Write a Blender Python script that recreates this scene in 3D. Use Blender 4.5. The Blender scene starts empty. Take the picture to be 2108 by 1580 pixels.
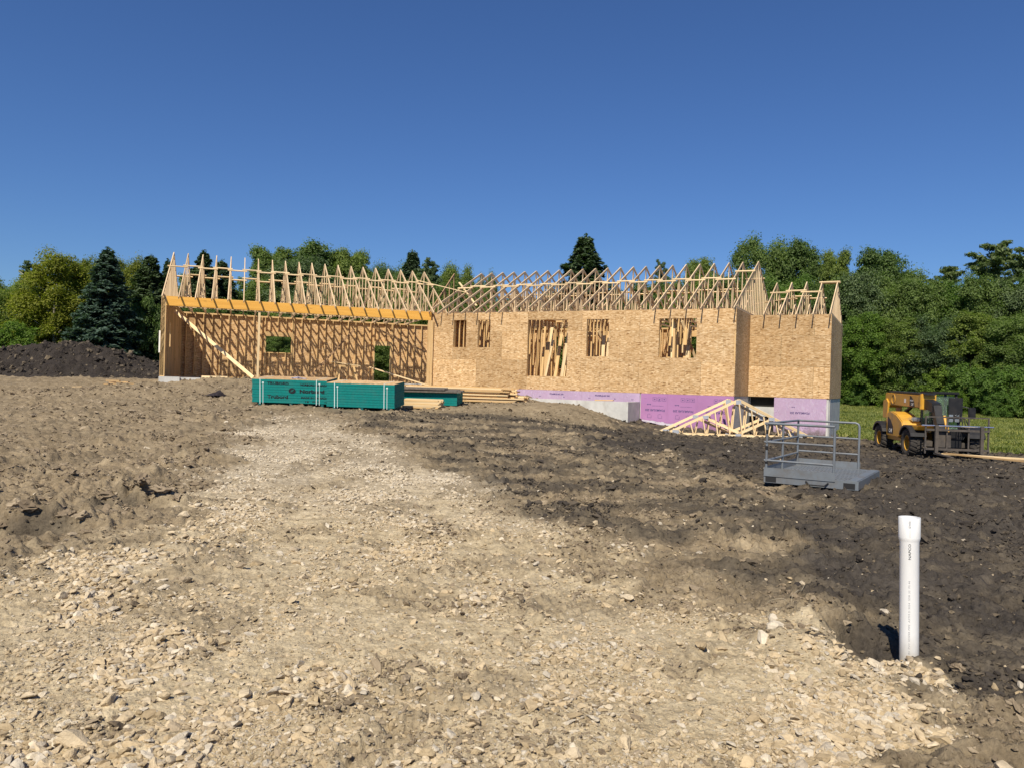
import bpy, bmesh, math, random
import numpy as np
from mathutils import Vector, Matrix, Quaternion
random.seed(7); rng = np.random.default_rng(7)
R = math.radians
scene = bpy.context.scene
C = scene.collection

# ------------------------------------------------------------------ camera, sky, sun
EYE = 1.6
cam_d = bpy.data.cameras.new('camera'); cam = bpy.data.objects.new('camera', cam_d); C.objects.link(cam)
cam.location = (0, 0, EYE)
cam_d.sensor_fit = 'HORIZONTAL'; cam_d.sensor_width = 36.0; cam_d.lens = 36.0 * 1584 / 2108
cam_d.clip_start = 0.05; cam_d.clip_end = 5000
cam.rotation_mode = 'QUATERNION'
cam.rotation_quaternion = (Matrix.Rotation(R(90), 4, 'X') @ Matrix.Rotation(R(1.73), 4, 'Z')).to_quaternion()
scene.camera = cam
SUN_AZ, SUN_EL = 198.5, 49.0          # clockwise from +Y
w = bpy.data.worlds.new('World'); scene.world = w; w.use_nodes = True
nt = w.node_tree; nt.nodes.clear()
sky = nt.nodes.new('ShaderNodeTexSky'); sky.sky_type = 'NISHITA'; sky.sun_disc = False
sky.sun_elevation = R(SUN_EL); sky.sun_rotation = R(SUN_AZ)
sky.altitude = 900; sky.air_density = 1.25; sky.dust_density = 0.0; sky.ozone_density = 5.0
bg = nt.nodes.new('ShaderNodeBackground'); bg.inputs['Strength'].default_value = 0.074
out = nt.nodes.new('ShaderNodeOutputWorld')
tint = nt.nodes.new('ShaderNodeMix'); tint.data_type = 'RGBA'; tint.blend_type = 'MULTIPLY'; tint.inputs[0].default_value = 1.0; tint.inputs[7].default_value = (.52, .70, 1.0, 1)   # deep clear-day blue, the same over the whole sky
nt.links.new(sky.outputs[0], tint.inputs[6]); nt.links.new(tint.outputs[2], bg.inputs[0]); nt.links.new(bg.outputs[0], out.inputs[0])
sun_d = bpy.data.lights.new('sun', 'SUN'); sun_d.energy = 5.0; sun_d.angle = R(0.53); sun_d.color = (1.0, 0.92, 0.77)
sun = bpy.data.objects.new('sun', sun_d); C.objects.link(sun)
sdir = Vector((math.sin(R(SUN_AZ)) * math.cos(R(SUN_EL)), math.cos(R(SUN_AZ)) * math.cos(R(SUN_EL)), math.sin(R(SUN_EL))))
sun.rotation_mode = 'QUATERNION'; sun.rotation_quaternion = sdir.to_track_quat('Z', 'Y'); sun.location = sdir * 60
vs = scene.view_settings; vs.view_transform = 'Standard'; vs.look = 'None'; vs.exposure = 0.30; vs.gamma = 1.0
vs.use_curve_mapping = False

# ------------------------------------------------------------------ helpers
def tag(o, label=None, cat=None, group=None, kind=None):
    if label: o['label'] = label
    if cat: o['category'] = cat
    if group: o['group'] = group
    if kind: o['kind'] = kind
    return o
def empty(name, loc=(0, 0, 0), rz=0.0, label=None, cat=None, group=None, parent=None):
    o = bpy.data.objects.new(name, None); C.objects.link(o); o.location = loc; o.rotation_euler = (0, 0, rz)
    o.empty_display_size = .2
    if parent: o.parent = parent
    return tag(o, label, cat, group)
def link(name, me, mat=None, parent=None, loc=(0, 0, 0), rz=0.0, mw=None):
    o = bpy.data.objects.new(name, me); C.objects.link(o)
    if mat and not me.materials: me.materials.append(mat)
    if parent: o.parent = parent
    if mw is not None: o.matrix_local = mw
    else: o.location = loc; o.rotation_euler = (0, 0, rz)
    return o
def mesh(verts, faces, name='m', smooth=False):
    me = bpy.data.meshes.new(name); me.from_pydata([tuple(v) for v in verts], [], faces); me.update()
    if smooth: me.polygons.foreach_set('use_smooth', [True] * len(me.polygons))
    return me
def np_mesh(name, V, F, smooth=True):
    """V (n,3) float, F (m,k) int, all faces with k corners"""
    me = bpy.data.meshes.new(name); k = F.shape[1]
    me.vertices.add(len(V)); me.vertices.foreach_set('co', np.ascontiguousarray(V, np.float32).ravel())
    me.loops.add(F.size); me.loops.foreach_set('vertex_index', np.ascontiguousarray(F, np.int32).ravel())
    me.polygons.add(len(F)); me.polygons.foreach_set('loop_start', np.arange(0, F.size, k, dtype=np.int32))
    me.polygons.foreach_set('loop_total', np.full(len(F), k, np.int32))
    me.polygons.foreach_set('use_smooth', np.full(len(F), smooth, bool))
    me.update(calc_edges=True); me.validate()
    return me
class MB:
    """collects simple solids into one mesh"""
    def __init__(s): s.v = []; s.f = []
    def add(s, V, F):
        n = len(s.v); s.v += [tuple(v) for v in V]; s.f += [tuple(i + n for i in f) for f in F]; return s
    def box(s, x0, x1, y0, y1, z0, z1, M=None):
        V = [Vector(p) for p in ((x0,y0,z0),(x1,y0,z0),(x1,y1,z0),(x0,y1,z0),(x0,y0,z1),(x1,y0,z1),(x1,y1,z1),(x0,y1,z1))]
        if M is not None: V = [M @ p for p in V]
        return s.add(V, [(0,3,2,1),(4,5,6,7),(0,1,5,4),(1,2,6,5),(2,3,7,6),(3,0,4,7)])
    def bar(s, a, b, wd, ht, up=(0, 0, 1)):
        a, b = Vector(a), Vector(b); L = (b - a).length
        return s.box(0, L, -wd/2, wd/2, -ht/2, ht/2, frame(a, b, up))
    def tube(s, pts, r, n=8, caps=True):
        pts = [Vector(p) for p in pts]; rs = r if isinstance(r, (list, tuple)) else [r] * len(pts)
        V = []; F = []; prev = None
        for i, p in enumerate(pts):
            t = (pts[min(i+1, len(pts)-1)] - pts[max(i-1, 0)]).normalized()
            if prev is None:
                a = t.orthogonal().normalized()
            else: a = (prev - t * prev.dot(t)).normalized()
            prev = a; b = t.cross(a)
            V += [p + (a*math.cos(2*math.pi*k/n) + b*math.sin(2*math.pi*k/n)) * rs[i] for k in range(n)]
        for i in range(len(pts)-1):
            for k in range(n):
                F.append((i*n+k, i*n+(k+1)%n, (i+1)*n+(k+1)%n, (i+1)*n+k))
        if caps: F.append(tuple(range(n))[::-1]); F.append(tuple((len(pts)-1)*n+k for k in range(n)))
        return s.add(V, F)
    def lathe(s, prof, n=24, M=None, close=False):
        V = []; F = []
        for (r, z) in prof:
            for k in range(n):
                p = Vector((r*math.cos(2*math.pi*k/n), r*math.sin(2*math.pi*k/n), z)); V.append(M @ p if M is not None else p)
        for i in range(len(prof)-1 + (1 if close else 0)):
            j = (i+1) % len(prof)
            for k in range(n): F.append((i*n+k, i*n+(k+1)%n, j*n+(k+1)%n, j*n+k))
        return s.add(V, F)
    def prism(s, poly, y0, y1, M=None):
        """poly of (x,z), extruded along y"""
        n = len(poly); V = [Vector((x, y0, z)) for x, z in poly] + [Vector((x, y1, z)) for x, z in poly]
        if M is not None: V = [M @ p for p in V]
        return s.add(V, [tuple(range(n)), tuple(range(2*n-1, n-1, -1))] + [(i, i+n, (i+1)%n+n, (i+1)%n) for i in range(n)])
    def build(s, name, mat, parent=None, loc=(0, 0, 0), rz=0.0, smooth=False, bevel=0):
        me = mesh(s.v, s.f, name, smooth)
        bm = bmesh.new(); bm.from_mesh(me); bmesh.ops.recalc_face_normals(bm, faces=bm.faces)
        if bevel: bmesh.ops.bevel(bm, geom=bm.edges[:], offset=bevel, segments=2, affect='EDGES', clamp_overlap=True)
        bm.to_mesh(me); bm.free()
        if smooth: me.set_sharp_from_angle(angle=R(38))
        return link(name, me, mat, parent, loc, rz)
def frame(a, b, up=(0, 0, 1)):
    a, b = Vector(a), Vector(b); x = (b - a).normalized(); up = Vector(up)
    if abs(x.dot(up)) > .98: up = Vector((0, 1, 0)) if abs(x.y) < .9 else Vector((1, 0, 0))
    y = up.cross(x).normalized(); z = x.cross(y)
    return Matrix(((x.x,y.x,z.x,a.x),(x.y,y.y,z.y,a.y),(x.z,y.z,z.z,a.z),(0,0,0,1)))
_bx = {}
def lumber(name, a, b, wd, ht, mat, parent=None, up=(0, 0, 1)):
    """a plank from a to b as its own object; mesh shared between equal planks"""
    L = (Vector(b) - Vector(a)).length; key = (round(L, 3), round(wd, 3), round(ht, 3), mat.name)
    if key not in _bx:
        m = MB().box(0, L, -wd/2, wd/2, -ht/2, ht/2); me = mesh(m.v, m.f, 'lumber'); me.materials.append(mat); _bx[key] = me
    return link(name, _bx[key], mat, parent, mw=frame(a, b, up))
def text_mesh(body, size, bold=0.0):
    cu = bpy.data.curves.new('t', 'FONT'); cu.body = body; cu.size = size; cu.align_x = 'LEFT'; cu.offset = bold; cu.resolution_u = 2
    o = bpy.data.objects.new('t', cu); C.objects.link(o)
    dg = bpy.context.evaluated_depsgraph_get(); me = bpy.data.meshes.new_from_object(o.evaluated_get(dg))
    bpy.data.objects.remove(o); bpy.data.curves.remove(cu)
    me.materials.clear()
    return me
def text_obj(name, body, size, mat, parent, origin, xdir, ydir, bold=0.0, width=None):
    """flat lettering in the plane of xdir / ydir"""
    me = text_mesh(body, size, bold); x, y = Vector(xdir).normalized(), Vector(ydir).normalized(); z = x.cross(y)
    sc = 1.0
    if width: xs = [v.co.x for v in me.vertices]; sc = width / (max(xs) - min(xs))
    for v in me.vertices: v.co = Vector(origin) + x * v.co.x * sc + y * v.co.y + z * 0.0
    me.update()
    return link(name, me, mat, parent)
# ---- 2D gradient noise
_perm = np.random.default_rng(3).permutation(4096); _ga = np.random.default_rng(4).uniform(0, 2*np.pi, 4096)
def perlin(x, y, seed=0):
    xi = np.floor(x).astype(np.int64); yi = np.floor(y).astype(np.int64); xf = x - xi; yf = y - yi
    u = xf*xf*xf*(xf*(xf*6-15)+10); v = yf*yf*yf*(yf*(yf*6-15)+10)
    def g(ix, iy, dx, dy):
        h = _perm[(_perm[(ix + seed*131) & 4095] + iy) & 4095]; a = _ga[h]; return np.cos(a)*dx + np.sin(a)*dy
    n00 = g(xi, yi, xf, yf); n10 = g(xi+1, yi, xf-1, yf); n01 = g(xi, yi+1, xf, yf-1); n11 = g(xi+1, yi+1, xf-1, yf-1)
    return ((n00*(1-u)+n10*u)*(1-v) + (n01*(1-u)+n11*u)*v) * 1.5
def fbm(x, y, freq, octs=4, seed=0, gain=.5):
    t = 0; a = 1.0
    for i in range(octs): t = t + a*perlin(x*freq+seed*7.3, y*freq-seed*3.1, seed+i); a *= gain; freq *= 2.03
    return t
def sstep(a, b, x): t = np.clip((x-a)/(b-a), 0, 1); return t*t*(3-2*t)

# ------------------------------------------------------------------ materials
def new_mat(name, rough=.8):
    m = bpy.data.materials.new(name); m.use_nodes = True; n = m.node_tree; b = n.nodes['Principled BSDF']
    b.inputs['Roughness'].default_value = rough; b.inputs['Specular IOR Level'].default_value = .25
    return m, n, b
def ramp(n, src, stops, interp='LINEAR'):
    r = n.nodes.new('ShaderNodeValToRGB'); e = r.color_ramp.elements; r.color_ramp.interpolation = interp
    while len(e) < len(stops): e.new(.5)
    for el, (p, c) in zip(e, stops): el.position = p; el.color = (*c, 1) if len(c) == 3 else c
    if src is not None: n.links.new(src, r.inputs[0])
    return r.outputs[0]
def mix(n, f, a, b, mode='MIX'):
    m = n.nodes.new('ShaderNodeMix'); m.data_type = 'RGBA'; m.blend_type = mode
    for sock, v in ((m.inputs[0], f), (m.inputs[6], a), (m.inputs[7], b)):
        if hasattr(v, 'is_output'): n.links.new(v, sock)
        elif isinstance(v, (int, float)): sock.default_value = v
        else: sock.default_value = (*v, 1)
    return m.outputs[2]
def math_n(n, op, a, b=None, c=None):
    m = n.nodes.new('ShaderNodeMath'); m.operation = op
    for i, v in enumerate((a, b, c)):
        if v is None: continue
        if hasattr(v, 'is_output'): n.links.new(v, m.inputs[i])
        else: m.inputs[i].default_value = v
    return m.outputs[0]
def coords(n, kind='Object', scale=(1, 1, 1), rot=(0, 0, 0), rnd=0.0):
    tc = n.nodes.new('ShaderNodeTexCoord'); mp = n.nodes.new('ShaderNodeMapping'); src = tc.outputs[kind]
    if rnd:
        oi = n.nodes.new('ShaderNodeObjectInfo'); cb = n.nodes.new('ShaderNodeCombineXYZ')
        m1 = math_n(n, 'MULTIPLY', oi.outputs['Random'], rnd); n.links.new(m1, cb.inputs[0]); n.links.new(math_n(n, 'MULTIPLY', m1, 1.7), cb.inputs[2])
        ad = n.nodes.new('ShaderNodeVectorMath'); ad.operation = 'ADD'; n.links.new(src, ad.inputs[0]); n.links.new(cb.outputs[0], ad.inputs[1]); src = ad.outputs[0]
    mp.inputs['Scale'].default_value = scale; mp.inputs['Rotation'].default_value = rot
    n.links.new(src, mp.inputs['Vector']); return mp.outputs[0]
def noise(n, vec, scale, detail=4, rough=.55, dist=0.0):
    t = n.nodes.new('ShaderNodeTexNoise'); t.inputs['Scale'].default_value = scale; t.inputs['Detail'].default_value = detail
    t.inputs['Roughness'].default_value = rough; t.inputs['Distortion'].default_value = dist
    if vec is not None: n.links.new(vec, t.inputs['Vector'])
    return t.outputs['Fac']
def bump(n, b, h, dist, strength=1.0):
    bp = n.nodes.new('ShaderNodeBump'); bp.inputs['Distance'].default_value = dist; bp.inputs['Strength'].default_value = strength
    n.links.new(h, bp.inputs['Height']); n.links.new(bp.outputs[0], b.inputs['Normal'])

def wood_mat(name, lo, mid, hi, knots=True):
    m, n, b = new_mat(name, .75)
    v = coords(n, 'Object', (1.2, 22, 22), rnd=37.0)
    g = noise(n, v, 1.0, 5, .6, .6)
    c = ramp(n, g, [(.25, lo), (.5, mid), (.78, hi)])
    oi = n.nodes.new('ShaderNodeObjectInfo')
    tint = ramp(n, oi.outputs['Random'], [(0, (.78, .74, .70)), (.35, (.95, .92, .88)), (.7, (1.04, 1.0, .95)), (1, (1.08, 1.06, 1.02))])
    c = mix(n, 1.0, c, tint, 'MULTIPLY')
    if knots:
        vo = n.nodes.new('ShaderNodeTexVoronoi'); vo.inputs['Scale'].default_value = 1.0
        n.links.new(coords(n, 'Object', (2.2, 9, 9), rnd=11.0), vo.inputs['Vector'])
        k = ramp(n, vo.outputs['Distance'], [(.08, (1, 1, 1)), (.16, (0, 0, 0))])
        c = mix(n, math_n(n, 'MULTIPLY', k, .6), c, tuple(x*.45 for x in lo))
    n.links.new(c, b.inputs['Base Color'])
    bump(n, b, g, .002, .4)
    return m
M_PINE = wood_mat('pine_lumber', (.50, .325, .145), (.63, .435, .215), (.72, .53, .295))
M_TRUSS = wood_mat('truss_lumber', (.52, .39, .235), (.64, .49, .315), (.74, .60, .41))
M_FRESH = wood_mat('fresh_spruce', (.64, .47, .255), (.74, .575, .345), (.80, .66, .44))
M_BROWN = wood_mat('brown_shaded_lumber', (.30, .185, .10), (.40, .26, .15), (.48, .33, .20))  # darker brown: shaded sides of the corner half truss put into the colour
def lvl_mat():
    m, n, b = new_mat('laminated_beam', .55)
    v = coords(n, 'Object', (.8, 6, 30), rnd=5.0); g = noise(n, v, 1.0, 5, .6, .3)
    c = ramp(n, g, [(.25, (.60, .30, .055)), (.55, (.76, .41, .085)), (.8, (.84, .50, .13))])
    # rows of small dark factory print and grade marks
    bl = noise(n, coords(n, 'Object', (.5, 1, 2.2)), 1.0, 2, .5)
    vo = n.nodes.new('ShaderNodeTexVoronoi'); vo.inputs['Scale'].default_value = 1.0
    n.links.new(coords(n, 'Object', (1.15, 1, 5.0), rnd=3.0), vo.inputs['Vector'])
    spot = ramp(n, vo.outputs['Distance'], [(.05, (1, 1, 1)), (.09, (0, 0, 0))])
    c = mix(n, math_n(n, 'MULTIPLY', spot, .45), c, (.16, .08, .03))
    n.links.new(c, b.inputs['Base Color']); return m
M_LVL = lvl_mat()
def osb_mat(name, gain=1.0, lines=True):
    m, n, b = new_mat(name, .8)
    cols = []
    for k, (sc, rot) in enumerate((((12, 40, 54), 0.5), ((13, 40, 50), -0.6), ((14, 40, 46), 1.05), ((10, 40, 62), -0.12))):
        v = coords(n, 'Object', sc, (0, rot, 0), rnd=23.0 + k)
        dn = n.nodes.new('ShaderNodeTexNoise'); dn.inputs['Scale'].default_value = .6; n.links.new(v, dn.inputs['Vector'])
        mv = n.nodes.new('ShaderNodeMix'); mv.data_type = 'VECTOR'; mv.inputs[0].default_value = .25
        n.links.new(v, mv.inputs[4]); n.links.new(dn.outputs['Color'], mv.inputs[5])
        vo = n.nodes.new('ShaderNodeTexVoronoi'); vo.inputs['Scale'].default_value = 1.0; vo.voronoi_dimensions = '3D'
        n.links.new(mv.outputs[1], vo.inputs['Vector'])
        sp = n.nodes.new('ShaderNodeSeparateColor'); n.links.new(vo.outputs['Color'], sp.inputs[0])
        cols.append((sp.outputs[0], sp.outputs[1], vo.outputs['Distance']))
    # each layer of strands covers the one below where its second random number is high
    val = cols[3][0]
    for a, bsel, dd in cols[:3]:
        sel = math_n(n, 'GREATER_THAN', bsel, .55)
        mm = n.nodes.new('ShaderNodeMix'); mm.data_type = 'FLOAT'
        n.links.new(sel, mm.inputs[0]); n.links.new(val, mm.inputs[2]); n.links.new(a, mm.inputs[3]); val = mm.outputs[0]
    c = ramp(n, val, [(0, (.26*gain, .145*gain, .06*gain)), (.10, (.44*gain, .275*gain, .125*gain)), (.5, (.555*gain, .375*gain, .195*gain)), (.85, (.64*gain, .455*gain, .26*gain)), (1, (.74*gain, .57*gain, .35*gain))])
    big = noise(n, coords(n, 'Object', rnd=9.0), 1.6, 3, .6)
    c = mix(n, 1.0, c, ramp(n, big, [(.3, (.88, .86, .84)), (.7, (1.07, 1.05, 1.03))]), 'MULTIPLY')
    oi = n.nodes.new('ShaderNodeObjectInfo'); c = mix(n, 1.0, c, ramp(n, oi.outputs['Random'], [(0, (.82, .80, .77)), (.5, (.99, .98, .97)), (1, (1.09, 1.07, 1.04))]), 'MULTIPLY')
    if lines:
        sx = n.nodes.new('ShaderNodeSeparateXYZ'); n.links.new(coords(n, 'Object'), sx.inputs[0])
        fr = math_n(n, 'FRACT', math_n(n, 'DIVIDE', sx.outputs[0], .2033))
        ln = math_n(n, 'LESS_THAN', fr, .05)
        gate = math_n(n, 'GREATER_THAN', noise(n, coords(n, 'Object', (4.9, 1, 1.1), rnd=5.0), 1.0, 2, .6), .50)
        c = mix(n, math_n(n, 'MULTIPLY', math_n(n, 'MULTIPLY', ln, gate), .5), c, (.16, .10, .05))
    n.links.new(c, b.inputs['Base Color']); bump(n, b, val, .003, .5)
    return m
M_OSB = osb_mat('strand_board'); M_OSB_IN = osb_mat('strand_board_inside', .98, False)
def plain(name, col, rough=.6, var=.12, scale=6, metal=0.0, bmp=0.0, spec=.3, dirt=None, dirt_amt=.5):
    m, n, b = new_mat(name, rough); b.inputs['Metallic'].default_value = metal; b.inputs['Specular IOR Level'].default_value = spec
    g = noise(n, coords(n, 'Object', rnd=4.0), scale, 5, .6)
    c = ramp(n, g, [(.25, tuple(x*(1-var) for x in col)), (.75, tuple(min(1, x*(1+var)) for x in col))])
    if dirt:
        dn = noise(n, coords(n, 'Object', rnd=2.0), 3.0, 6, .7)
        c = mix(n, math_n(n, 'MULTIPLY', ramp(n, dn, [(.48, (0, 0, 0)), (.72, (1, 1, 1))]), dirt_amt), c, dirt)
    n.links.new(c, b.inputs['Base Color'])
    r = math_n(n, 'ADD', math_n(n, 'MULTIPLY', g, .25), rough - .12); n.links.new(r, b.inputs['Roughness'])
    if bmp: bump(n, b, g, bmp)
    return m
def concrete_mat():
    m, n, b = new_mat('concrete', .85)
    g = noise(n, coords(n, 'Object'), 2.0, 6, .65); g2 = noise(n, coords(n, 'Object', (1, 1, .35)), 5, 6, .7)
    c = ramp(n, g, [(.3, (.42, .41, .385)), (.7, (.60, .59, .56))])
    c = mix(n, ramp(n, g2, [(.55, (0, 0, 0)), (.75, (.6, .6, .6))]), c, (.36, .33, .29))
    n.links.new(c, b.inputs['Base Color']); bump(n, b, g2, .004); return m
M_CONC = concrete_mat()
def foam_mat(name, col, milky=False):
    m, n, b = new_mat(name, .5 if not milky else .28); b.inputs['Specular IOR Level'].default_value = .4
    g = noise(n, coords(n, 'Object', rnd=3.0), 1.4, 3, .5)
    c = ramp(n, g, [(.3, tuple(x*.93 for x in col)), (.7, tuple(min(1, x*1.05) for x in col))])
    if milky:
        wv = noise(n, coords(n, 'Object', (3, 1, 1.0), rnd=2.0), 3.0, 5, .6, 1.5)
        c = mix(n, ramp(n, wv, [(.5, (0, 0, 0)), (.8, (.4, .4, .4))]), c, (.62, .60, .66)); bump(n, b, wv, .02)
    sz = n.nodes.new('ShaderNodeSeparateXYZ'); n.links.new(coords(n, 'Object'), sz.inputs[0])      # mud splashed along the foot
    mud = ramp(n, math_n(n, 'ADD', sz.outputs[2], math_n(n, 'MULTIPLY', noise(n, coords(n, 'Object'), 4.0, 6, .75), .9)), [(.42, (.85, .85, .85)), (.72, (0, 0, 0))])
    c = mix(n, mud, c, (.13, .105, .085))
    n.links.new(c, b.inputs['Base Color']); return m
M_FOAM = foam_mat('pink_foam', (.39, .185, .365)); M_FOAM_W = foam_mat('foam_under_plastic', (.45, .325, .46), True)
M_FOAMINK = plain('foam_print', (.10, .07, .18), .7)
M_TEAL = plain('teal_edge_paint', (.006, .185, .170), .75, .16, 14, spec=.15, dirt=(.06, .17, .15), dirt_amt=.4)
M_TEAL_D = plain('teal_gap_line', (.006, .10, .10), .8)
M_INK = plain('black_print', (.012, .012, .016), .7)
M_STRAP = plain('strap', (.62, .74, .72), .4, .05)
M_WHITE = plain('white_paint', (.78, .78, .76), .4, .04)
M_VOID_SHADE = plain('opening_shade_black', (.02, .018, .016), .9)  # near-black colour stands in for the shade inside the bump-out opening
M_BLACKBOARD = plain('weathered_board', (.13, .11, .09), .8, .4, 9)
M_STEEL = plain('grey_steel_paint', (.15, .166, .185), .42, .10, 7, bmp=.0, spec=.5, dirt=(.12, .10, .08), dirt_amt=.7)
M_STEELDK = plain('dark_steel_and_hole_shade', (.02, .02, .022), .8)  # dark handle steel; also paints the shade of the basket's openings
M_PLATE = plain('galvanised_plate', (.42, .43, .45), .45, .12, 20, metal=.4)
M_YEL = plain('machine_yellow', (.58, .305, .035), .42, .08, 5, spec=.45, dirt=(.20, .14, .08), dirt_amt=.6)
M_BLK = plain('black_plastic', (.016, .016, .018), .45, .2, 8, dirt=(.07, .06, .05), dirt_amt=.3)
M_TYRE = plain('tyre_rubber', (.045, .04, .036), .85, .25, 10, dirt=(.13, .11, .09), dirt_amt=.7)
M_DKSTEEL = plain('worn_fork_steel', (.075, .065, .058), .6, .3, 9, dirt=(.14, .11, .08), dirt_amt=.5)
M_CHROME = plain('lamp_silver', (.75, .76, .78), .2, .05, metal=.9)
M_CLOTH = plain('dark_sheet', (.022, .016, .018), .7, .5, 7, bmp=.03)
M_PLASTIC = plain('clear_plastic_sheet', (.40, .38, .42), .22, .1, 5, spec=.6, bmp=.02)
def glass_mat():
    m, n, b = new_mat('cab_glass', .06); b.inputs['Base Color'].default_value = (.55, .72, .62, 1); b.inputs['Transmission Weight'].default_value = .9
    b.inputs['IOR'].default_value = 1.2; return m
M_GLASS = glass_mat()
def pvc_mat():
    m, n, b = new_mat('white_pvc', .32); b.inputs['Specular IOR Level'].default_value = .5
    g = noise(n, coords(n, 'Object', (1, 1, .5)), 9, 6, .7)
    c = ramp(n, g, [(.3, (.76, .76, .75)), (.62, (.80, .80, .795)), (.8, (.68, .665, .63))])
    sx = n.nodes.new('ShaderNodeSeparateXYZ'); n.links.new(coords(n, 'Object'), sx.inputs[0])
    lowd = ramp(n, math_n(n, 'ADD', sx.outputs[2], math_n(n, 'MULTIPLY', g, .12)), [(.08, (1, 1, 1)), (.24, (0, 0, 0))])
    c = mix(n, math_n(n, 'MULTIPLY', lowd, .65), c, (.40, .35, .27))
    n.links.new(c, b.inputs['Base Color']); return m
M_PVC = pvc_mat()
M_GREYINK = plain('grey_print', (.30, .30, .31), .6)
M_LADDER = plain('ladder_yellow', (.60, .50, .04), .45)
M_BLUETAPE = plain('blue_crumple', (.30, .31, .42), .5, .4, 12)

def ground_mat():
    m, n, b = new_mat('bare_earth', .95); b.inputs['Specular IOR Level'].default_value = .12
    geo = n.nodes.new('ShaderNodeNewGeometry'); P = geo.outputs['Position']
    def nz(scale, det=5, rough=.6, dist=0.0): return noise(n, P, scale, det, rough, dist)
    def attr(a): x = n.nodes.new('ShaderNodeAttribute'); x.attribute_name = a; return x.outputs['Fac']
    n1, n2, n3, n4 = nz(.55, 5), nz(5.5, 6, .68), nz(34, 4, .65), nz(1.9, 5, .7, .4)
    tan = ramp(n, n4, [(.28, (.19, .146, .092)), (.5, (.275, .214, .138)), (.72, (.36, .288, .19))])
    brn = ramp(n, n4, [(.3, (.072, .058, .043)), (.5, (.118, .096, .068)), (.72, (.205, .168, .118))])
    blk = ramp(n, n4, [(.3, (.042, .036, .031)), (.55, (.064, .055, .047)), (.8, (.105, .089, .072))])
    grv = ramp(n, n2, [(.25, (.32, .25, .16)), (.5, (.455, .37, .24)), (.75, (.56, .465, .315))])
    grv = mix(n, ramp(n, n1, [(.45, (0, 0, 0)), (.7, (.7, .7, .7))]), grv, (.47, .395, .28))
    d = attr('dark')
    c = mix(n, ramp(n, d, [(0, (0, 0, 0)), (.5, (1, 1, 1))]), tan, brn)
    c = mix(n, ramp(n, d, [(.5, (0, 0, 0)), (1, (1, 1, 1))]), c, blk)
    sy = n.nodes.new('ShaderNodeSeparateXYZ'); n.links.new(P, sy.inputs[0])
    pale = ramp(n, math_n(n, 'ADD', math_n(n, 'MULTIPLY', sy.outputs[1], .05), math_n(n, 'MULTIPLY', n1, .5)), [(.62, (0, 0, 0)), (.95, (.75, .75, .75))])
    grv = mix(n, pale, grv, ramp(n, n2, [(.25, (.30, .245, .175)), (.5, (.42, .355, .265)), (.75, (.53, .465, .365))]))
    c = mix(n, attr('gravel'), c, grv)
    c = mix(n, attr('grass'), c, ramp(n, n2, [(.3, (.050, .075, .018)), (.7, (.115, .14, .045))]))
    # crumbs: fine lighter and darker grains
    c = mix(n, 1.0, c, ramp(n, n3, [(.25, (.62, .60, .58)), (.5, (1, 1, 1)), (.78, (1.28, 1.26, 1.22))]), 'MULTIPLY')
    c = mix(n, 1.0, c, ramp(n, n2, [(.25, (.74, .73, .71)), (.6, (1.04, 1.04, 1.03)), (.8, (1.18, 1.17, 1.15))]), 'MULTIPLY')
    n.links.new(c, b.inputs['Base Color'])
    h = math_n(n, 'ADD', math_n(n, 'MULTIPLY', n3, .35), math_n(n, 'ADD', math_n(n, 'MULTIPLY', n2, 1.0), math_n(n, 'MULTIPLY', nz(90, 3), .12)))
    bump(n, b, h, .045, .9)
    return m
M_GROUND = ground_mat()
def rock_mat(name, stops, sc=9, dust=False):
    m, n, b = new_mat(name, .9); b.inputs['Specular IOR Level'].default_value = .15
    oi = n.nodes.new('ShaderNodeObjectInfo')
    c = ramp(n, oi.outputs['Random'], stops)
    g = noise(n, coords(n, 'Object', rnd=6.0), sc, 5, .65)
    c = mix(n, 1.0, c, ramp(n, g, [(.3, (.70, .68, .66)), (.7, (1.12, 1.10, 1.08))]), 'MULTIPLY')
    if dust:      # the upper stretch of the track is paler, chalkier stone
        geo = n.nodes.new('ShaderNodeNewGeometry'); sy = n.nodes.new('ShaderNodeSeparateXYZ'); n.links.new(geo.outputs['Position'], sy.inputs[0])
        c = mix(n, ramp(n, math_n(n, 'MULTIPLY', sy.outputs[1], .05), [(.38, (0, 0, 0)), (.62, (.5, .5, .5))]), c, (.53, .47, .375))
    n.links.new(c, b.inputs['Base Color']); bump(n, b, g, .03, .6); return m
M_STONE = rock_mat('limestone', [(0, (.34, .265, .165)), (.2, (.47, .37, .23)), (.45, (.56, .465, .325)), (.62, (.54, .425, .265)), (.78, (.65, .575, .45)), (.9, (.47, .42, .34)), (1, (.37, .29, .19))], 2.2, True)
M_CLOD = rock_mat('tan_clod', [(0, (.17, .132, .09)), (.5, (.26, .205, .14)), (1, (.35, .285, .20))], 3)
M_CLOD_D = rock_mat('dark_clod', [(0, (.040, .034, .030)), (.55, (.072, .061, .050)), (.85, (.12, .098, .072)), (1, (.18, .145, .10))], 3)
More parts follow.
